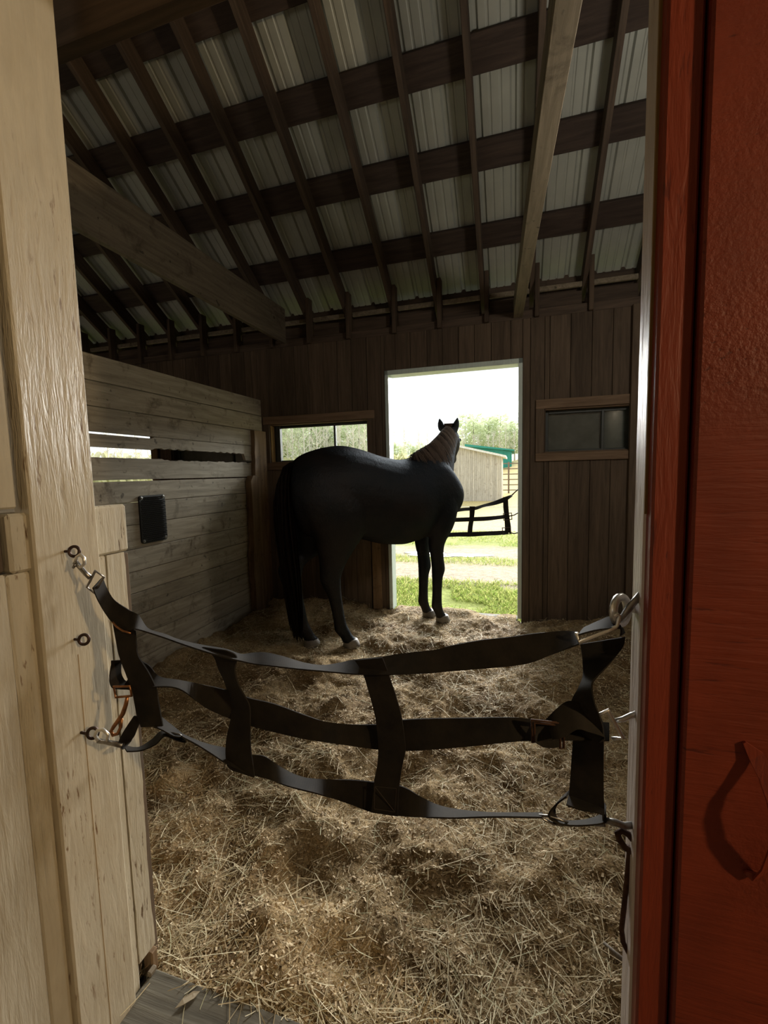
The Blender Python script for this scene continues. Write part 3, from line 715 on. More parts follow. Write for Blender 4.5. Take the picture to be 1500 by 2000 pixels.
pl('backing', (0.25, 0.845, -0.05), (1.7, 0.87, 3.0), M['back_wood_v'], d2)

# ---- stall right wall and the aisle around the viewer (all out of the frame)
wr = tag(empty('wall_right', (1.34, 2.5, 0), label='right wall of the stall'), kind='structure')
pl('boarding', (1.31, 0.87, -0.05), (1.34, DY, 3.0), M['part_wood'], wr); pl('gable', (1.31, 0.87, 3.0), (1.34, DY, 6.2), M['back_wood_v'], wr)
# neighbour stall's far wall
wo = tag(empty('wall_outer', (-6.2, 2.5, 0), label='outer side wall of the neighbouring stall'), kind='structure')
pl('boarding', (-6.25, -4.4, -0.05), (-6.2, DY, 6.2), M['back_wood_v'], wo)

pl('stall_front', (-6.2, 0.90, -0.05), (XL, 0.93, 2.45), M['back_wood_v'], wo)
wa = tag(empty('wall_aisle', (0.4, -4.4, 0), label='aisle end wall behind the viewer'), kind='structure')
pl('boarding', (-6.3, -4.45, -0.05), (3.7, -4.4, 6.2), M['part_wood'], wa)
pl('boarding', (3.6, -4.4, -0.05), (3.65, 0.87, 6.2), M['back_wood_v'], wa)
pl('boarding', (1.7, 0.845, -0.05), (3.65, 0.87, 6.2), M['back_wood_v'], wa)
o = pl('aisle_roof', (-6.3, -4.5, 6.2), (3.7, 0.3, 6.24), M['roof_metal'], ce)
pl('ridge_board', (-6.3, 0.12, 5.5), (3.7, 0.16, 6.3), M['rafter_wood'], ce)
fa = MB(); fa.box((-1.3, -2.0, -0.06), (10, 5.2, 0.05)); put(fa.build('aisle_floor', M['concrete']), wa)

# ================================================================== webbing guards
GW = 0.052
def catmull(rows, sub):
    rows = [np.array(r, float) for r in rows]; out = []
    for i in range(len(rows) - 1):
        p0 = rows[max(i - 1, 0)]; p1 = rows[i]; p2 = rows[i + 1]; p3 = rows[min(i + 2, len(rows) - 1)]
        for k in range(sub):
            t = k / sub
            out.append(0.5 * (2 * p1 + (p2 - p0) * t + (2 * p0 - 5 * p1 + 4 * p2 - p3) * t * t + (3 * p1 - p0 - 3 * p2 + p3) * t ** 3))
    out.append(rows[-1]); return out
def strap(name, rows, m, parent, width=GW, thick=0.0028, sub=8, sgn=1.0):
    """rows: x, y of one edge, x, y of the other, depth Y -> a webbing band of constant width that turns edge-on where it looks narrow"""
    pts = []; full = []
    for r in rows:
        wv = (at(r[0], r[1], r[4]) - at(r[2], r[3], r[4])).length
        full.append((*r, math.sqrt(max(0.0, width ** 2 - wv ** 2)) * sgn * 0.5))
    for r in catmull(full, sub):
        e = max(0.0, r[5] * sgn) * sgn
        pts.append((at(r[0], r[1], r[4] + e), at(r[2], r[3], r[4] - e)))
    return band(name, pts, m, parent, thick)
def band(name, pts, m, parent, thick=0.0028):
    vs = []; uv = []; ln = 0.0; k = len(pts)
    for i, (a, b) in enumerate(pts):
        c0 = (pts[max(i - 1, 0)][0] + pts[max(i - 1, 0)][1]) / 2; c1 = (pts[min(i + 1, k - 1)][0] + pts[min(i + 1, k - 1)][1]) / 2
        if i: ln += ((a + b) / 2 - (pts[i - 1][0] + pts[i - 1][1]) / 2).length
        nrm = (a - b).cross(c1 - c0); nrm = nrm.normalized() * thick / 2 if nrm.length > 1e-12 else Vector((0, -thick / 2, 0))
        vs += [a + nrm, b + nrm, b - nrm, a - nrm]; uv += [(ln, 0), (ln, 0.05), (ln, 0.05), (ln, 0)]
    fs = []
    for i in range(k - 1):
        p, q_ = i * 4, i * 4 + 4
        fs += [(p + j, p + (j + 1) % 4, q_ + (j + 1) % 4, q_ + j) for j in range(4)]
    fs += [(3, 2, 1, 0), tuple((k - 1) * 4 + j for j in range(4))]
    me = bpy.data.meshes.new(name); me.from_pydata([tuple(v) for v in vs], [], fs)
    ul = me.uv_layers.new(name='UVMap')
    for lp in me.loops: ul.data[lp.index].uv = uv[lp.vertex_index]
    bm = bmesh.new(); bm.from_mesh(me); bmesh.ops.recalc_face_normals(bm, faces=bm.faces); bm.to_mesh(me); bm.free()
    o = link(name, me, m, smooth=True); me.set_sharp_from_angle(angle=math.radians(50)); return put(o, parent)
def ptube(name, pix, r, m, parent, closed=False, n=8):
    mb = MB(); mb.tube([at(*p) for p in pix], r, n, closed); return put(mb.build(name, m, None, True), parent)

def gy(x): return 0.716 + (x - 145) / 1065 * 0.138            # depth of the near guard along its length
sg = empty('stall_guard', (-0.35, 0.82, 0.95), label='black webbing stall guard slung across the near stall entrance', cat='stall guard')
def S(name, rows, off=0.0, **kw): return strap(name, [(*r, gy((r[0] + r[2]) / 2) + off) for r in rows], M['webbing'], sg, **kw)
S('top_strap', [(200, 1127, 181, 1148), (208, 1148, 193, 1176), (224, 1172, 214, 1210), (250, 1190, 242, 1231), (270, 1202, 264, 1229), (289, 1228, 284, 1234), (322, 1239, 321, 1246), (350, 1250, 349, 1256), (393, 1260, 391, 1270),
  (440, 1268, 438, 1284), (470, 1278, 468, 1291), (493, 1276, 496, 1297), (517, 1275, 522, 1300), (550, 1282, 556, 1304), (590, 1294, 592, 1308), (627, 1300, 627, 1311), (660, 1296, 660, 1314), (693, 1289, 697, 1317), (747, 1283, 752, 1318),
  (783, 1277, 790, 1317), (850, 1269, 852, 1314), (880, 1261, 881, 1311), (940, 1250, 940, 1306), (995, 1244, 995, 1301), (1045, 1237, 1040, 1293), (1096, 1233, 1094, 1272), (1128, 1235, 1131, 1258)])
S('middle_strap', [(274, 1290, 238, 1345), (292, 1300, 270, 1348), (312, 1322, 300, 1342), (350, 1329, 350, 1346), (400, 1338, 400, 1381), (443, 1348, 452, 1404), (487, 1363, 492, 1418), (537, 1375, 542, 1431), (603, 1399, 600, 1444), (650, 1412, 650, 1452), (733, 1415, 735, 1463),
  (787, 1406, 790, 1466), (850, 1403, 850, 1463), (920, 1402, 920, 1457), (1000, 1401, 1000, 1449), (1045, 1405, 1045, 1447), (1105, 1408, 1105, 1446), (1150, 1410, 1150, 1447), (1190, 1412, 1190, 1447)], off=0.006)
S('bottom_strap', [(352, 1432, 356, 1440), (383, 1446, 383, 1454), (410, 1455, 412, 1472), (443, 1462, 445, 1493), (485, 1473, 487, 1512), (517, 1477, 522, 1521), (550, 1500, 557, 1534), (583, 1516, 590, 1543), (617, 1522, 622, 1551), (683, 1523, 686, 1571), (727, 1527, 728, 1586),
  (783, 1535, 783, 1593), (817, 1553, 815, 1596), (850, 1571, 849, 1597), (890, 1581, 890, 1598), (950, 1587, 950, 1596), (1000, 1588, 1000, 1596), (1060, 1588, 1058, 1597)], off=0.004)
S('cross_strap', [(221, 1218, 264, 1232), (227, 1250, 267, 1256), (233, 1280, 270, 1280), (246, 1315, 290, 1312), (258, 1347, 305, 1344), (263, 1372, 310, 1372), (268, 1396, 315, 1399), (276, 1420, 318, 1418)], off=-0.006)
S('cross_strap', [(395, 1264, 440, 1270), (417, 1281, 462, 1281), (428, 1308, 459, 1310), (440, 1334, 468, 1341), (448, 1365, 480, 1362), (453, 1388, 488, 1381), (449, 1414, 489, 1413), (443, 1440, 489, 1440), (441, 1470, 491, 1470), (444, 1494, 495, 1497), (453, 1504, 497, 1518)], off=-0.008)
S('cross_strap', [(693, 1289, 747, 1284), (703, 1304, 754, 1302), (711, 1320, 760, 1319), (723, 1360, 773, 1358), (733, 1400, 784, 1398), (738, 1440, 790, 1440), (739, 1466, 792, 1466), (737, 1495, 786, 1495), (731, 1525, 780, 1534), (728, 1560, 778, 1566), (725, 1586, 777, 1594)], off=-0.008)
S('cross_strap', [(1133, 1258, 1221, 1244), (1136, 1275, 1216, 1264), (1139, 1300, 1192, 1295), (1139, 1322, 1164, 1324), (1130, 1345, 1156, 1340), (1118, 1366, 1161, 1372), (1112, 1395, 1170, 1395), (1116, 1420, 1177, 1420), (1119, 1447, 1179, 1447), (1116, 1490, 1179, 1490), (1112, 1540, 1179, 1540), (1109, 1576, 1180, 1580)], off=-0.006, width=0.06)
# loops and keepers
S('strap_loop', [(262, 1288, 218, 1290), (240, 1288, 216, 1306), (236, 1308, 214, 1325), (240, 1322, 216, 1340), (250, 1332, 226, 1345), (280, 1330, 262, 1346)], off=0.012)
S('strap_loop', [(300, 1400, 262, 1398), (276, 1408, 240, 1432), (262, 1438, 232, 1452), (252, 1452, 240, 1464)], off=0.002)
S('strap_loop', [(240, 1456, 248, 1468), (270, 1460, 276, 1466), (296, 1445, 304, 1454), (316, 1428, 322, 1438), (340, 1432, 345, 1446), (358, 1436, 362, 1450)], off=0.016)
S('strap_loop', [(312, 1398, 300, 1420), (324, 1408, 316, 1426), (344, 1424, 338, 1438), (356, 1434, 352, 1440)], off=0.008)
S('strap_loop', [(1066, 1407, 1080, 1446), (1088, 1383, 1102, 1440), (1110, 1369, 1128, 1425), (1140, 1374, 1150, 1430), (1165, 1388, 1178, 1440), (1188, 1440, 1172, 1450)], off=-0.011, width=0.06)
S('strap_loop', [(1112, 1545, 1106, 1556), (1096, 1560, 1086, 1572), (1084, 1580, 1072, 1590), (1090, 1600, 1078, 1602), (1112, 1604, 1106, 1612), (1150, 1600, 1150, 1612), (1178, 1588, 1182, 1606), (1183, 1572, 1180, 1590)], off=0.006, width=0.04)
S('strap_loop', [(1112, 1546, 1106, 1572), (1140, 1552, 1134, 1582), (1165, 1562, 1160, 1586), (1182, 1570, 1180, 1592)], off=-0.010)
S('strap_loop', [(1140, 1227, 1130, 1240), (1168, 1214, 1160, 1232), (1196, 1203, 1190, 1228), (1206, 1206, 1212, 1228), (1220, 1236, 1212, 1242)], off=0.008)
# stitched box on the lowest crossing
for k_, (p, q) in enumerate((((732, 1536), (774, 1540)), ((774, 1540), (771, 1586)), ((771, 1586), (731, 1580)), ((731, 1580), (732, 1536)), ((732, 1536), (771, 1586)))):
    d_ = -0.012; mb = MB(); mb.tube([at(*p, gy(p[0]) + d_), at(*q, gy(q[0]) + d_)], 0.0007, 4); put(mb.build('stitching', M['stitch'], None), sg)
# metal fittings
def T(name, pix, r, m, off=0.0, closed=False): return ptube(name, [(x, y, gy(x) + off) for x, y in pix], r, M[m], sg, closed)
T('square_ring', [(186, 1115), (203, 1127), (184, 1158), (170, 1147)], 0.0028, 'dull_steel', -0.006, True)
o = T('snap_hook', [(176, 1128), (166, 1119), (155, 1106), (147, 1098)], [0.0055, 0.005, 0.0052, 0.006], 'dull_steel', -0.008)
sn = T('snap_curve', [(147, 1099), (150, 1088), (157, 1083), (164, 1090), (165, 1101), (158, 1108), (152, 1104)], 0.0038, 'steel', -0.010)
sub(sn, o); sub(T('snap_thumb', [(147, 1102), (143, 1109)], 0.003, 'dull_steel', -0.014), o)
T('square_ring', [(222, 1341), (226, 1362), (257, 1359), (254, 1340)], 0.0028, 'copper', -0.012, True)
T('snap_hook', [(249, 1361), (246, 1376), (240, 1394), (232, 1406), (223, 1418), (217, 1428), (221, 1436), (230, 1433), (236, 1420), (238, 1404)], [0.004, 0.0045, 0.005, 0.005, 0.0045, 0.004, 0.004, 0.004, 0.0035, 0.003], 'copper', -0.012)
o = T('snap_hook', [(240, 1456), (222, 1452), (206, 1449), (192, 1447)], [0.006, 0.0058, 0.005, 0.0055], 'dull_steel', -0.010)
sn = T('snap_curve', [(192, 1447), (186, 1437), (190, 1427), (201, 1425), (211, 1434), (210, 1446)], 0.004, 'steel', -0.012); sub(sn, o)
T('d_ring', [(330, 1430), (350, 1434), (364, 1445), (352, 1448), (334, 1440)], 0.0022, 'dull_steel', -0.004, True)
T('slide_bar', [(220, 1215), (228, 1224), (240, 1232), (256, 1237)], 0.0022, 'copper', -0.010)
# right hand fittings
T('square_ring', [(1126, 1236), (1130, 1256), (1205, 1224), (1210, 1203), (1206, 1199), (1200, 1204)], 0.0038, 'steel', -0.012, False)
T('snap_hook', [(1206, 1216), (1217, 1203), (1228, 1189), (1240, 1174), (1252, 1160)], [0.004, 0.005, 0.0062, 0.0062, 0.006], 'dull_steel', 0.0)
T('square_ring', [(1162, 1400), (1187, 1387), (1217, 1441), (1195, 1443)], 0.0038, 'steel', -0.012, False)
T('snap_hook', [(1201, 1408), (1216, 1405), (1232, 1398), (1248, 1393)], [0.0042, 0.005, 0.0055, 0.006], 'steel', 0.0)
T('square_ring', [(1152, 1583), (1178, 1587), (1180, 1612), (1162, 1610)], 0.0032, 'dull_steel', -0.004, False)
T('snap_hook', [(1180, 1602), (1200, 1606), (1220, 1613), (1240, 1611)], [0.005, 0.0062, 0.0062, 0.006], 'dull_steel', 0.0)
T('keeper_ring', [(1054, 1592), (1062, 1600), (1078, 1608), (1098, 1612), (1108, 1606), (1092, 1600), (1072, 1594)], 0.0026, 'dull_steel', -0.006, True)
bk = T('buckle', [(1038, 1406), (1101, 1413), (1101, 1460), (1094, 1461), (1094, 1417), (1044, 1411), (1044, 1449), (1040, 1450)], 0.0026, 'rust', -0.010, True)
bt = S('buckle_tab', [(1045, 1410, 1045, 1449), (1060, 1410, 1060, 1459), (1080, 1412, 1080, 1461), (1092, 1414, 1092, 1459)], off=-0.006); sub(bt, bk)

# screw eyes in the cream post and in the red post
def screw_eye(cx, cy, Y, r_px, wall, label, m='dark_iron', tilt=0.25, group=None):
    c = at(cx, cy, Y); e = empty('screw_eye', c, label=label, cat='eye bolt', group=group)
    R = r_px * Y / 820.0; a = (RIGHT + FWD * tilt).normalized(); b = UP
    mb = MB(); mb.tube([c + a * (R * math.cos(k * math.pi / 9)) + b * (R * 1.1 * math.sin(k * math.pi / 9)) for k in range(18)], R * 0.34, 8, True)
    put(mb.build('eye_ring', M[m], None, True), e)
    s_ = MB(); d = Vector((-1, 0, 0)) if wall < 0 else Vector((1, 0, 0)); p = c + a * R * (-1 if wall < 0 else 1) * 0.95
    tip = Vector((wall - (0.02 if wall < 0 else -0.02), p.y, p.z)); s_.tube([p, tip], R * 0.30, 8); put(s_.build('shank', M[m], None, True), e)
    return e
screw_eye(145, 1077, 0.722, 11.5, XF + 0.0, 'upper dark iron screw eye in cream post with a snap clipped to it')
screw_eye(164, 1249, 0.726, 11.5, XF + 0.0, 'middle dark iron screw eye in cream post with nothing hooked to it')
screw_eye(181, 1432, 0.722, 12.5, XF + 0.0, 'lowest dark iron screw eye in cream post holding the bottom snap')
screw_eye(1212, 1192, 0.868, 21, 0.2165, 'bright steel screw eye on the red post ringed through the top snap', m='steel', tilt=0.6)

# rusty hook and eye hanging low on the red post, stick on the bedding
hk = empty('gate_hook', at(1222, 1640, 0.84), label='rusty iron hook rod hanging from its eye low on the red post', cat='hook')
def HT(name, pix, r, Y): put((lambda mb: (mb.tube([at(x, y, Y) for x, y in pix], r, 8), mb.build(name, M['rust'], None, True))[1])(MB()), hk)
HT('eye_loop', [(1244, 1664), (1232, 1662), (1220, 1655), (1210, 1640), (1206, 1628), (1214, 1622), (1228, 1630), (1238, 1642), (1242, 1656)], 0.006, 0.862)
HT('rod', [(1228, 1652), (1229, 1668), (1224, 1720), (1219, 1770), (1214, 1815), (1217, 1840), (1226, 1858), (1234, 1872)], 0.0048, 0.868)
HT('staple', [(1236, 1640), (1246, 1652), (1256, 1662)], 0.006, 0.875)
st = MB(); st.tube([atz(1178, 1840, 0.03), atz(1203, 1863, 0.035), atz(1226, 1882, 0.03), atz(1250, 1900, 0.02)], [0.004, 0.006, 0.007, 0.007], 7)
tag(st.build('stick', M['bark'], None, True), 'short brown stick lying in the hay beside the red post', 'stick')
lf = MB(); p = atz(368, 1953, 0.016)
for k in range(8):
    a0 = k / 8 * 2 * math.pi
pts = [Vector((0.030, 0, 0)), Vector((0.014, 0.009, 0.004)), Vector((-0.012, 0.008, 0.005)), Vector((-0.034, 0, 0.002)), Vector((-0.012, -0.007, 0.004)), Vector((0.012, -0.009, 0.003))]
Rz = Matrix.Rotation(math.radians(55), 3, 'Z'); lf.prism([Rz @ v + p for v in pts], (0, 0, 1), 0.0012)
tag(lf.build('dead_leaf', M['leafdry']), 'small curled dead leaf lying on the grey sill board', 'leaf')

# pull handle on the red door: a bowed strap with flared ends
hd = MB(); hY = 0.796
def hp(x, y, out_): return at(x, y, hY - out_)
prof_h = [((1452, 1448), 0.001, 6), ((1475, 1475), 0.004, 26), ((1497, 1512), 0.016, 32), ((1512, 1560), 0.030, 30), ((1518, 1600), 0.035, 28), ((1514, 1650), 0.031, 28), ((1500, 1690), 0.018, 30), ((1478, 1712), 0.004, 22), ((1454, 1700), 0.001, 6)]
ring = []
for (c, out_, wd) in prof_h:
    a, b = hp(c[0] - wd / 2, c[1] + wd / 4, out_), hp(c[0] + wd / 2, c[1] - wd / 4, out_)
    ring.append((a, b))
for i in range(len(ring) - 1):
    q0, q1 = ring[i], ring[i + 1]; off = Vector((0, -0.004, 0))
    hd.hexa([q0[0], q0[1], q1[0], q1[1], q0[0] + off, q0[1] + off, q1[0] + off, q1[1] + off])
ho = hd.build('handle', M['red_paint']); put(ho, d2)

# ---- guard across the rear doorway
sg2 = empty('stall_guard', (-0.58, 4.36, 0.9), label='black webbing guard across the bright rear doorway behind the horse', cat='stall guard')
def S2(name, rows, Y=4.365, off=0.0, width=0.052): return strap(name, [(*r, Y + off) for r in rows], M['webbing'], sg2, width=width)
S2('top_strap', [(1000, 966, 1001, 969), (985, 971, 986, 980), (965, 979, 967, 986), (945, 985, 946, 990), (927, 990, 928, 996), (905, 992, 905, 998), (870, 995, 870, 1002), (820, 990, 820, 998), (785, 976, 785, 984)])
S2('middle_strap', [(993, 1004, 993, 1012), (975, 1007, 975, 1014), (950, 1009, 950, 1017), (925, 1010, 925, 1018), (900, 1011, 900, 1019), (860, 1012, 860, 1020), (820, 1011, 820, 1019), (785, 1008, 785, 1016)], off=0.004)
S2('bottom_strap', [(993, 1036, 993, 1042), (975, 1037, 975, 1045), (950, 1038, 950, 1046), (920, 1039, 920, 1048), (890, 1040, 890, 1048), (850, 1042, 850, 1050), (815, 1041, 815, 1049), (785, 1038, 785, 1046)], off=0.004)
S2('cross_strap', [(983, 971, 992, 970), (983, 990, 993, 990), (985, 1010, 995, 1010), (986, 1030, 998, 1030), (986, 1040, 998, 1041)], off=-0.006)
S2('cross_strap', [(917, 989, 928, 989), (917, 1010, 926, 1010), (914, 1030, 923, 1030), (913, 1047, 922, 1048)], off=-0.006)
S2('cross_strap', [(812, 988, 823, 988), (812, 1010, 822, 1010), (810, 1048, 820, 1048)], off=-0.006)
for a, b, c in (((1000, 967), (1006, 961), (1013, 955)), ((995, 1008), (1004, 1006), (1013, 1001)), ((995, 1040), (1004, 1042), (1013, 1040)), ((786, 980), (778, 974), (768, 968)), ((786, 1012), (778, 1010), (768, 1008)), ((786, 1042), (778, 1042), (768, 1042))):
    ptube('snap_hook', [(*a, 4.36), (*b, 4.35), (*c, 4.34)], 0.006, M['dark_iron'], sg2)
for (x, y) in ((992, 1008), (990, 1036)):
    ptube('square_ring', [(x - 9, y - 5, 4.355), (x + 7, y - 6, 4.355), (x + 8, y + 6, 4.355), (x - 8, y + 8, 4.355)], 0.006, M['dark_iron'], sg2, True)

# ================================================================== the horse
HD = Vector((0.651, 0.759, 0)).normalized()
horse = empty('horse', (-1.115, 3.57, 0), math.atan2(HD.y, HD.x), label='black horse standing in straw and looking out of the bright doorway', cat='horse')
hb = MB()
X_ = Vector((1, 0, 0)); Y_ = Vector((0, 1, 0)); Z_ = Vector((0, 0, 1))
for row in ([(-.81, 1.40, 1.16, .085), (-.775, 1.48, 1.04, .16), (-.70, 1.55, .95, .235), (-.58, 1.595, .90, .275), (-.45, 1.622, .885, .29), (-.33, 1.628, .875, .285), (-.18, 1.60, .845, .285), (0, 1.548, .79, .30), (.20, 1.515, .762, .305), (.34, 1.532, .775, .285),
             (.46, 1.578, .80, .25), (.58, 1.565, .86, .235), (.70, 1.49, .91, .225), (.80, 1.38, .98, .19), (.865, 1.30, 1.06, .13), (.90, 1.24, 1.12, .07)],):
    hb.loft([((s, 0, (t + b) / 2), Y_ * hw, Z_ * ((t - b) / 2)) for s, t, b, hw in row])
def tube_rings(pts):
    """pts: (centre, half width, half height): rings square to the path"""
    out = []
    for i, (c, hw, hh) in enumerate(pts):
        a = Vector(pts[max(i - 1, 0)][0]); b = Vector(pts[min(i + 1, len(pts) - 1)][0]); t = (b - a).normalized()
        r_ = t.cross(Z_).normalized(); u_ = r_.cross(t).normalized()
        out.append((Vector(c), r_ * hw, u_ * hh))
    return out
neck = tube_rings([((.44, 0, 1.20), .20, .32), ((.60, .02, 1.34), .165, .29), ((.74, .07, 1.475), .125, .235), ((.86, .14, 1.60), .10, .185), ((.955, .195, 1.70), .088, .145), ((1.03, .24, 1.775), .08, .105)])
hb.loft(neck)
pol = Vector((1.0, .225, 1.755)); hdir = Vector((.66, .68, -.42)).normalized()
hb.loft(tube_rings([(pol + hdir * d, w_, h_) for d, w_, h_ in ((-.05, .06, .07), (.04, .095, .12), (.14, .105, .145), (.26, .088, .125), (.38, .065, .09), (.48, .055, .07), (.55, .055, .06), (.585, .035, .04))]))
hr = hdir.cross(Z_).normalized()
for s_ in (-1, 1):
    base = pol + hr * (0.062 * s_) + Vector((-.01, 0, .055)); tip = base + Vector((.02, .02, .140)) + hr * (0.030 * s_)
    hb.loft([(base, hr * .036, Vector((.024, .018, 0))), (base.lerp(tip, .3), hr * .041, Vector((.022, .018, 0))), (base.lerp(tip, .65), hr * .030, Vector((.017, .014, 0))), (tip, hr * .006, Vector((.006, .005, 0)))])
def leg(rows): hb.loft([((s, l, z), X_ * a, Y_ * b) for s, l, z, a, b in rows])
# hind legs: haunch, stifle, gaskin, hock, cannon, fetlock, pastern
def hind(sf, lf_, dz, lean):
    k = sf
    leg([(-.50, lf_ * 1.0, 1.42, .20, .10), (-.50, lf_ * 1.05, 1.25, .28, .15), (-.47 + lean * .1, lf_ * 1.05, 1.08, .27, .16), (-.455 + lean * .25, lf_ * 1.0, .92, .205, .135), (-.485 + lean * .4, lf_ * .92, .80, .150, .11),
         (k - .135, lf_ * .82, .69, .108, .082), (k - .155, lf_ * .78, .59, .088, .064), (k - .145, lf_ * .76, .53, .078, .056), (k - .125, lf_ * .74, .45, .060, .047), (k - .10, lf_ * .72, .32, .052, .042), (k - .08, lf_ * .72, .20, .053, .043),
         (k - .066, lf_ * .72, .145, .062, .050), (k - .03, lf_ * .72, .09, .053, .046), (k - .005, lf_ * .72, .05, .060, .053), (k, lf_ * .72, .03, .058, .052)])
hind(-.378, -.135, 0, .0); hind(-.625, .135, 0, -.25)
def fore(sf, lf_, l2):
    leg([(.60, lf_ * 1.1, 1.20, .16, .10), (.60, lf_ * 1.1, 1.02, .15, .105), (.585, lf_ * 1.05, .88, .115, .088), (sf - .00, l2 * 1.02, .74, .082, .068), (sf + .005, l2, .62, .066, .055), (sf + .015, l2, .54, .066, .057), (sf + .018, l2, .485, .066, .057), (sf + .005, l2, .42, .054, .047), (sf, l2, .30, .049, .042), (sf - .005, l2, .20, .051, .043),
         (sf - .005, l2, .145, .055, .046), (sf + .02, l2, .09, .047, .041), (sf + .045, l2, .05, .056, .050), (sf + .05, l2, .03, .056, .05)])
fore(.56, -.12, -.085); fore(.55, .12, .108)
hm = hb.mesh('body'); body = link('body', hm, M['coat'], horse)
rm = body.modifiers.new('skin', 'REMESH'); rm.mode = 'VOXEL'; rm.voxel_size = 0.0115
sm_ = body.modifiers.new('smooth', 'SMOOTH'); sm_.factor = 0.5; sm_.iterations = 14
dg = bpy.context.evaluated_depsgraph_get(); ev = body.evaluated_get(dg)
nm = bpy.data.meshes.new_from_object(ev); body.modifiers.clear(); body.data = nm
if not nm.materials: nm.materials.append(M['coat'])
nm.polygons.foreach_set('use_smooth', [True] * len(nm.polygons))
for (s, l) in ((-.374, -.097), (-.636, .097), (.614, -.085), (.604, .108)):
    h = MB()
    h.loft([((s + .0, l, .058), X_ * .052, Y_ * .048), ((s + .004, l, .05), X_ * .060, Y_ * .054), ((s + .012, l, .012), X_ * .070, Y_ * .062), ((s + .014, l, -.012), X_ * .072, Y_ * .064)])
    h.build('hoof', M['hoof'], horse, True)
for s_ in (-1, 1):
    ey = MB(); c = pol + hdir * .16 + hr * (.098 * s_) + Vector((0, 0, .035))
    ey.loft([(c + hr * s_ * d, X_ * r_, Z_ * r_) for d, r_ in ((-.012, .006), (-.006, .016), (.002, .019), (.008, .014), (.012, .004))]); ey.build('eye', M['black_rubber'], horse, True)

def poly_strips(name, paths, W, N, tone, m, parent):
    """paths (n,k,3), widths (n), side vectors (n,3)"""
    n_, k, _ = paths.shape; taper = np.linspace(1, 0.35, k)[None, :, None]
    a = paths - N[:, None, :] * (W / 2)[:, None, None] * taper; b = paths + N[:, None, :] * (W / 2)[:, None, None] * taper
    V = np.stack([a, b], 2).reshape(-1, 3); base = (np.arange(n_) * k * 2)[:, None]
    Q = np.concatenate([base + np.array([[2 * i, 2 * i + 1, 2 * i + 3, 2 * i + 2]]) for i in range(k - 1)], 1).reshape(-1, 4)
    me = bpy.data.meshes.new(name); me.from_pydata(V.tolist(), [], Q.tolist()); me.update()
    at_ = me.attributes.new('tone', 'FLOAT', 'FACE'); at_.data.foreach_set('value', np.repeat(tone, k - 1).astype(np.float32))
    return link(name, me, m, parent)
# tail: locks falling from the dock
n = 1500; k = 9
tp = np.array([(-.755, 0, 1.50), (-.81, 0.0, 1.46), (-.84, 0.0, 1.36), (-.85, 0.0, 1.2), (-.845, 0.0, 1.0), (-.83, 0.0, .75), (-.81, 0.0, .5), (-.79, 0.0, .28), (-.775, 0.0, .10)])
spread = np.array([.02, .04, .065, .088, .10, .098, .088, .07, .045])
th = rng.uniform(0, 2 * np.pi, n); rad = np.sqrt(rng.random(n)); end = rng.uniform(.72, 1.0, n)
paths = np.zeros((n, k, 3))
for i in range(k):
    f = i / (k - 1) * end * (k - 1); i0 = np.clip(f.astype(int), 0, k - 2); fr = (f - i0)[:, None]
    c = tp[i0] * (1 - fr) + tp[i0 + 1] * fr; sp = (spread[i0] * (1 - fr[:, 0]) + spread[i0 + 1] * fr[:, 0])
    wob = 0.008 * np.sin(f * 1.7 + th * 3)
    paths[:, i] = c + np.stack([(rad * sp * .75 + wob) * np.cos(th), rad * sp * np.sin(th) + wob, np.zeros(n)], 1)
N = unit(np.stack([rng.normal(0, .5, n) - .2, np.ones(n), np.zeros(n)], 1))
poly_strips('tail', paths, rng.uniform(.006, .013, n), N, rng.random(n), M['tail'], horse)
# mane: locks lying over the near side of the neck
n = 1100; k = 6; tt = rng.random(n) * (len(neck) - 2.05) + .9; paths = np.zeros((n, k, 3)); Ns = np.zeros((n, 3))
ln_ = rng.uniform(.55, 1.0, n); clump = rng.random(64); cl = (tt * 14).astype(int) % 64
def neck_at(t_):
    i0 = int(max(0, min(t_, len(neck) - 2))); fr = t_ - i0
    return [neck[i0][q_].lerp(neck[i0 + 1][q_], fr) for q_ in range(3)] + [(neck[i0 + 1][0] - neck[i0][0]).normalized()]
for j in range(n):
    for i in range(k):
        c, a, b, tan = neck_at(max(0.3, tt[j] - 0.13 * i))
        ang = math.pi / 2 + .25 - (i / (k - 1)) * (1.75 * ln_[j] * min(1.0, .35 + .65 * (tt[j] - .9) / .9))
        r_ = 1.05 + .05 * (i > 0) + .10 * clump[cl[j]] * i / k + .02 * math.sin(j * 1.3)
        paths[j, i] = c + a * (math.cos(ang) * r_) + b * (math.sin(ang) * r_)
    Ns[j] = tan
poly_strips('mane', paths, rng.uniform(.006, .013, n), Ns, np.clip(clump[cl] * .75 + rng.random(n) * .35 - .1, 0, 1), M['mane'], horse)
# forelock between the ears
n = 140; k = 4; paths = np.zeros((n, k, 3))
for j in range(n):
    o_ = hr * random.uniform(-.045, .045)
    for i in range(k): paths[j, i] = pol + o_ + hdir * (-.03 + .05 * i) + Vector((0, 0, .115 + .02 * i - .012 * i * i)) + hr * random.uniform(-.004, .004)
poly_strips('forelock', paths, np.full(n, .012), np.tile(np.array(hr)[None], (n, 1)), rng.random(n), M['mane'], horse)

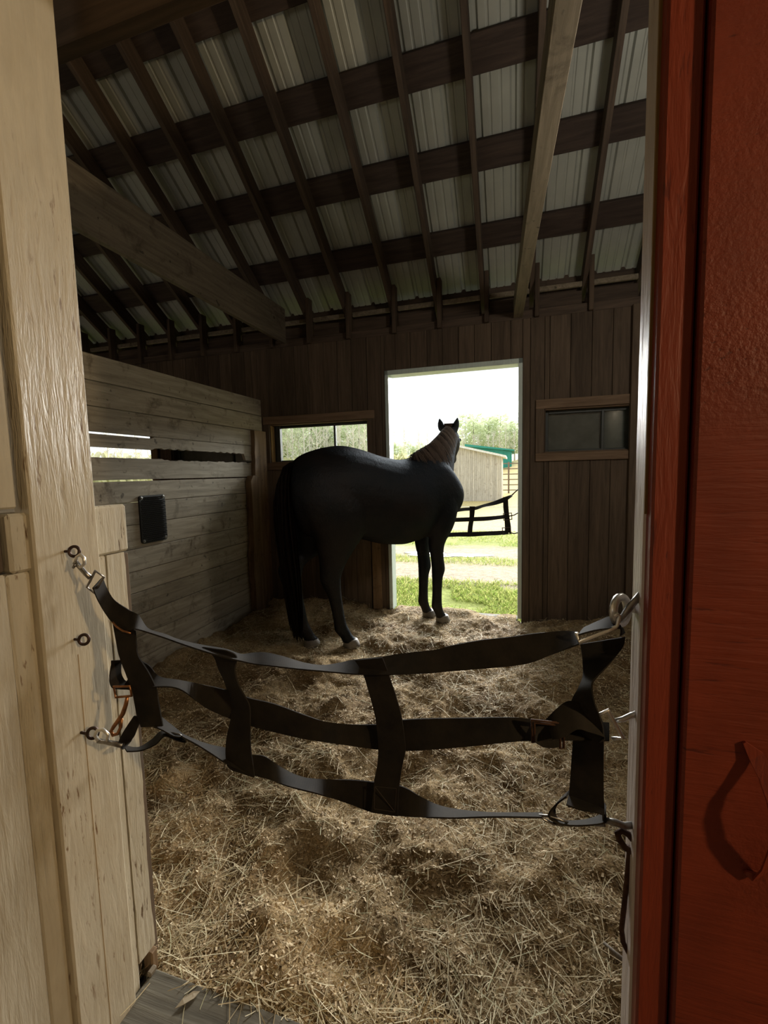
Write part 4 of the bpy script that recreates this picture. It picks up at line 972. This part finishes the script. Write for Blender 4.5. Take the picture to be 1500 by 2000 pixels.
# ================================================================== outdoors
def gz(x, y):
    x = np.asarray(x, float); y = np.asarray(y, float)
    s = np.clip((y - 22) / 25, 0, 1); z = -0.10 + 1.25 * s * s * (3 - 2 * s) + 0.055 * np.clip(y - 42, 0, 40)
    return z + 3.4 * np.exp(-(((x - 6.0) / 4.4) ** 2 + ((y - 56) / 12) ** 2))
ys = np.concatenate([np.linspace(4.36, 12, 26), np.geomspace(12.6, 150, 44)]); xs_ = np.concatenate([-np.geomspace(170, 1, 44), np.linspace(-0.7, 0.7, 5), np.geomspace(1, 150, 40)])
X, Y = np.meshgrid(xs_, ys, indexing='ij'); Z = gz(X, Y)
q = (np.arange(len(xs_) - 1)[:, None] * len(ys) + np.arange(len(ys) - 1)[None, :]).ravel()
me = bpy.data.meshes.new('ground'); me.from_pydata(np.stack([X, Y, Z], -1).reshape(-1, 3).tolist(), [], np.stack([q, q + len(ys), q + len(ys) + 1, q + 1], 1).tolist()); me.update()
tag(link('ground', me, M['ground'], smooth=True), kind='structure')
# grass
n = 26000; y = np.where(rng.random(n) < .62, rng.uniform(4.42, 5.9, n), np.where(rng.random(n) < .3, rng.uniform(7.0, 7.6, n), rng.uniform(8.8, 10.9, n)))
x = y * rng.uniform(-.42, .16, n); z = gz(x, y)
keep = vnoise(x * 2.3, y * 2.3, 31) > .27; x, y, z = x[keep], y[keep], z[keep]; n = len(x)
D = unit(np.stack([rng.normal(0, .5, n), rng.normal(0, .5, n), np.ones(n)], 1)); th = rng.uniform(0, np.pi, n)
N = np.stack([np.cos(th), np.sin(th), np.zeros(n)], 1); L = rng.uniform(.03, .085, n)
o = strips('grass', np.stack([x, y, z - .01], 1), D, L, rng.uniform(.004, .010, n), N, np.clip(rng.normal(.4, .3, n), 0, 1), M['blade'], bend=np.stack([rng.normal(0, .3, n) * L, rng.normal(0, .3, n) * L, -.1 * L], 1), segs=2)
tag(o, 'short green grass growing in strips outside the rear doorway', 'grass', kind='stuff')
# puddle in the wheel track
pu = MB(); out = []
for k in range(28):
    a = 2 * math.pi * k / 28; r_ = 1 + .22 * math.sin(3 * a + 1) + .1 * math.sin(7 * a); out.append(Vector((-1.25 + .72 * r_ * math.cos(a), 7.75 + .22 * r_ * math.sin(a), -.097)))
pu.prism(out, (0, 0, 1), .006); tag(pu.build('puddle', M['water']), 'bright shallow puddle in the muddy track outside the doorway', 'puddle')

# weathered run-in shed: separate boards, battens, white roof edge
def at_line(o): return o
SY = 22.0
sx0, sx1 = at(866, 960, SY).x, at(979, 960, SY).x; zb = float(gz((sx0 + sx1) / 2, SY)) - .02
zr1, zr0 = at(979, 889, SY).z, at(866, 864, SY).z
shed = empty('run_in_shed', ((sx0 + sx1) / 2, SY, zb), label='weathered grey board shed with a sloping white roof edge in the paddock', cat='shed')
nb_ = 15
for k in range(nb_):
    a = sx0 + (sx1 - sx0) * k / nb_; b = sx0 + (sx1 - sx0) * (k + 1) / nb_; zt = zr0 + (zr1 - zr0) * (k + .5) / nb_
    pl('plank', (a + .004, SY, zb), (b - .004, SY + .03, round(zt - .03, 2)), M['shed_wood'], shed, jit=.006)
    pl('batten', (b - .028, SY - .03, zb), (b + .028, SY - .002, round(zt - .05, 2)), M['shed_wood'], shed)
pl('side_wall', (sx1 - .04, SY + .03, zb), (sx1, SY + 3.4, zr1 - .06), M['shed_wood'], shed); pl('side_wall', (sx0, SY + .03, zb), (sx0 + .04, SY + 3.4, zr0 - .06), M['shed_wood'], shed); pl('rear_wall', (sx0, SY + 3.4, zb), (sx1, SY + 3.44, zr1 - .06), M['shed_wood'], shed)
rf = MB(); e0, e1 = Vector((sx0 - .2, 0, zr0 + .045)), Vector((sx1 + .22, 0, zr1 - .05))
rf.hexa([(e0.x, SY - .25, e0.z - .07), (e0.x, SY - .25, e0.z + .03), (e0.x, SY + 3.6, e0.z - .07), (e0.x, SY + 3.6, e0.z + .03), (e1.x, SY - .25, e1.z - .07), (e1.x, SY - .25, e1.z + .03), (e1.x, SY + 3.6, e1.z - .07), (e1.x, SY + 3.6, e1.z + .03)])
put(rf.build('roof', M['white_trim']), shed)
# teal steel barn beyond it
BY = 48.0; bx0, bx1 = at(925, 890, BY).x, at(999, 890, BY).x; bz0 = at(965, 919, BY).z - .4; bt0, bt1 = at(925, 871, BY).z, at(999, 881, BY).z
barn = empty('steel_barn', ((bx0 + bx1) / 2, BY, bz0), label='teal green steel sided barn standing behind the grey shed', cat='barn')
nbp = 9
for k in range(nbp):
    a = bx0 + (bx1 - bx0) * k / nbp; b = bx0 + (bx1 - bx0) * (k + 1) / nbp; zt = bt0 + (bt1 - bt0) * (k + .5) / nbp
    pl('siding_panel', (a, BY, bz0), (b - .02, BY + .05, round(zt, 2)), M['teal_metal'], barn, jit=.02)
    pl('rib', (b - .05, BY - .05, bz0), (b + .03, BY, round(zt, 2)), M['teal_metal'], barn)
pl('side_wall', (bx1 - .05, BY + .05, bz0), (bx1, BY + 9, bt1), M['teal_metal'], barn); pl('side_wall', (bx0, BY + .05, bz0), (bx0 + .05, BY + 9, bt0), M['teal_metal'], barn)
rf = MB(); rf.hexa([(bx0 - .9, BY - .4, bt0 - .02), (bx0 - .9, BY - .4, bt0 + .22), (bx0 - .9, BY + 9.3, bt0 - .02), (bx0 - .9, BY + 9.3, bt0 + .22), (bx1 + .3, BY - .4, bt1 + .0), (bx1 + .3, BY - .4, bt1 + .14), (bx1 + .3, BY + 9.3, bt1 + .0), (bx1 + .3, BY + 9.3, bt1 + .14)])
put(rf.build('roof', M['teal_metal']), barn)
# pipe gate panels right of the shed
FY = 27.0
for g, (xa, xb) in enumerate(((968, 993), (994, 1024))):
    ax, bx = at(xa, 930, FY).x, at(xb, 930, FY).x; gzb = float(gz((ax + bx) / 2, FY)); ztop = at(990, 904, FY).z
    e = empty('pipe_gate', ((ax + bx) / 2, FY, gzb), label=('brown pipe gate panel beside the grey shed' if g == 0 else 'brown pipe gate panel nearer the right door jamb, past the first'), cat='gate')
    for i in range(6):
        z = gzb + .18 + (ztop - gzb - .22) * i / 5; mb = MB(); mb.tube([(ax, FY, z), (bx, FY, z)], .03, 6); put(mb.build('rail', M['pipe']), e)
    for x_ in (ax, bx):
        mb = MB(); mb.tube([(x_, FY, gzb - .05), (x_, FY, ztop + .05)], .038, 6); put(mb.build('post', M['pipe']), e)
# white rope fence across the field
rp = empty('rope_fence', (-1.0, 13.0, -.1), label='thin white rope fence line crossing the dry field', cat='rope fence')
zrp = at(960, 990, 13.0).z
mb = MB(); mb.tube([(-9.0, 13.0, zrp + .03), (-4.0, 13.0, zrp), (0.0, 13.0, zrp), (4.0, 13.0, zrp + .03)], .013, 5); put(mb.build('rope', M['white_trim']), rp)
for x_ in (-9.0, -4.6, 1.2, 4.0):
    mb = MB(); mb.tube([(x_, 13.0, -.15), (x_, 13.0, zrp + .25)], .05, 6); put(mb.build('post', M['bark']), rp)

# ---- trees
def pine_mesh(seed):
    r = np.random.default_rng(seed); P = []; D = []; L = []; W = []; N = []; T_ = []
    for i in range(30):
        h = .20 + .80 * i / 29; R = (.33 * math.sin(math.pi * min(1, .12 + (1 - h) * 1.02)) ** .6 + .02) * r.uniform(.7, 1.25); nb = 12 if i < 24 else 7
        for j in range(nb):
            a = r.uniform(0, 2 * np.pi); dx, dy = math.cos(a), math.sin(a)
            for k in range(4):
                f = .25 + .75 * (k + r.random()) / 4
                P.append((dx * R * f * .8, dy * R * f * .8, h + .03 * f + r.normal(0, .012))); D.append((dx + r.normal(0, .5), dy + r.normal(0, .5), r.normal(.15, .4)))
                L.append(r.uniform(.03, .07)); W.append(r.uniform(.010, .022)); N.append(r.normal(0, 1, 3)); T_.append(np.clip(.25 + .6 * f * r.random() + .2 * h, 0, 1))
    D = unit(np.array(D)); N = np.array(N); N = unit(N - D * (N * D).sum(1)[:, None])
    return strips('crown', np.array(P), D, np.array(L), np.array(W), N, np.array(T_), M['pine'])
def pine_tree(seed):
    e = empty('pine_tree'); c = pine_mesh(seed); c.parent = e
    t = MB(); t.tube([(0, 0, -.02), (.004, .003, .4), (0, 0, .95)], [.018, .012, .003], 6); t.build('trunk', M['bark'], e); return e
def bare_tree(seed, spread=.22):
    r = random.Random(seed); e = empty('bare_tree'); t = MB(); top = (r.uniform(-.03, .03), 0, 1.0)
    t.tube([(0, 0, -.02), (r.uniform(-.02, .02), .0, .5), top], [.014, .010, .002], 6); tk = t.build('trunk', M['twig'], e)
    br = MB()
    for i in range(34):
        h = r.uniform(.28, .95); a = r.uniform(0, 2 * math.pi); ln = spread * (1.15 - h) * r.uniform(.6, 1.3); up_ = ln * r.uniform(.6, 1.5)
        p0 = Vector((0, 0, h)); p1 = p0 + Vector((math.cos(a) * ln * .6, math.sin(a) * ln * .6, up_ * .4)); p2 = p0 + Vector((math.cos(a) * ln, math.sin(a) * ln, up_))
        br.tube([p0, p1, p2], [.0045, .003, .0012], 4)
        for q_ in range(4):
            f = r.uniform(.3, 1); s0 = p0.lerp(p2, f); br.tube([s0, s0 + Vector((r.uniform(-.06, .06), r.uniform(-.06, .06), r.uniform(.02, .1)))], [.002, .0008], 3)
    br.build('branches', M['twig'], tk); return e
def bush(seed):
    r = np.random.default_rng(seed); n = 420; a = r.uniform(0, 2 * np.pi, n); rr = np.sqrt(r.random(n)) * .5; z = r.random(n) ** .8 * (1 - rr * .9)
    P = np.stack([rr * np.cos(a), rr * np.sin(a), z * .8], 1); D = unit(r.normal(0, .6, (n, 3)) + np.array([0, 0, .8])); N = r.normal(0, 1, (n, 3)); N = unit(N - D * (N * D).sum(1)[:, None])
    e = empty('brush_shrub'); strips('foliage', P, D, r.uniform(.12, .3, n), r.uniform(.02, .06, n), N, r.random(n), M['brush'], e)
    t = MB()
    for i in range(5): t.tube([(0, 0, -.03), (r.uniform(-.2, .2), r.uniform(-.2, .2), .5)], [.02, .008], 4)
    t.build('stem', M['twig'], e); return e
protos = {'pine': [pine_tree(s) for s in (1, 2, 3, 4)], 'bare': [bare_tree(s) for s in (5, 6, 7)], 'bush': [bush(s) for s in (8, 9)]}
used = set()
def grow(kind, px, ytop, Yd, label, group, wide=1.0):
    d = ray(px, 900); x = d.x / d.y * Yd; zt = at(px, ytop, Yd).z; zg = float(gz(x, Yd)); h = zt - zg
    if h < .4: return
    pr = random.choice(protos[kind])
    if pr.name in used: o = copy_tree(pr)
    else: o = pr; used.add(pr.name)
    o.location = (x, Yd, zg - .03); o.rotation_euler = (0, 0, random.uniform(0, 6.28)); o.scale = (h * wide, h * wide, h)
    tag(o, label, {'pine': 'pine tree', 'bare': 'bare tree', 'bush': 'shrub'}[kind], group)
R_ = random.Random(4)
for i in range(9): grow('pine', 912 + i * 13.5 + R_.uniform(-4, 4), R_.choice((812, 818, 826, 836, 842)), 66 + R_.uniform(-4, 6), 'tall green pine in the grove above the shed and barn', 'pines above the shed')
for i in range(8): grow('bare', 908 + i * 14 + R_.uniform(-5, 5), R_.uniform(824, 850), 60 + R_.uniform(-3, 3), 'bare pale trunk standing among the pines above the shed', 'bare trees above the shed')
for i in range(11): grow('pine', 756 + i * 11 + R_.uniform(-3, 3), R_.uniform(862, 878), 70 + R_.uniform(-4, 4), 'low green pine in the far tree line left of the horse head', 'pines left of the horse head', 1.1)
for px, yt, wh in ((790, 832, 'nearest the pale door jamb'), (818, 836, 'midway between door jamb and horse head'), (836, 838, 'next to the horse head')): grow('bare', px, yt, 62, 'tall bare tree above the low tree line, ' + wh, 'bare trees left of the horse head', .7)
for i in range(9): grow('bush', 752 + i * 14 + R_.uniform(-4, 4), R_.uniform(876, 888), 50 + R_.uniform(-3, 3), 'yellow green brush below the tree line left of the horse head', 'brush left of the horse head', 1.5)
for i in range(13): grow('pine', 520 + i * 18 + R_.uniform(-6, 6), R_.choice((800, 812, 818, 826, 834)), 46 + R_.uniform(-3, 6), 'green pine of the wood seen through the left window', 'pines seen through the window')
for i in range(18): grow('bare', 522 + i * 12 + R_.uniform(-4, 4), R_.uniform(800, 828), 40 + R_.uniform(-3, 3), 'slim pale bare tree of the wood seen through the left window', 'bare trees seen through the window', .9)
for i in range(12): grow('bush', 520 + i * 20 + R_.uniform(-5, 5), R_.uniform(880, 895), 38 + R_.uniform(-2, 2), 'dry brush under the wood seen through the left window', 'brush seen through the window', 1.5)
for i in range(9): grow('bush', 120 + i * 26 + R_.uniform(-5, 5), R_.uniform(862, 876), 22 + R_.uniform(-2, 3), 'sunlit brush seen through the slit of the partition', 'brush seen through the slit', 1.4)
for i in range(6): grow('bare', 150 + i * 30 + R_.uniform(-6, 6), R_.uniform(820, 850), 21 + R_.uniform(-2, 2), 'pale bare tree seen through the slit of the partition', 'bare trees seen through the slit', 1.0)
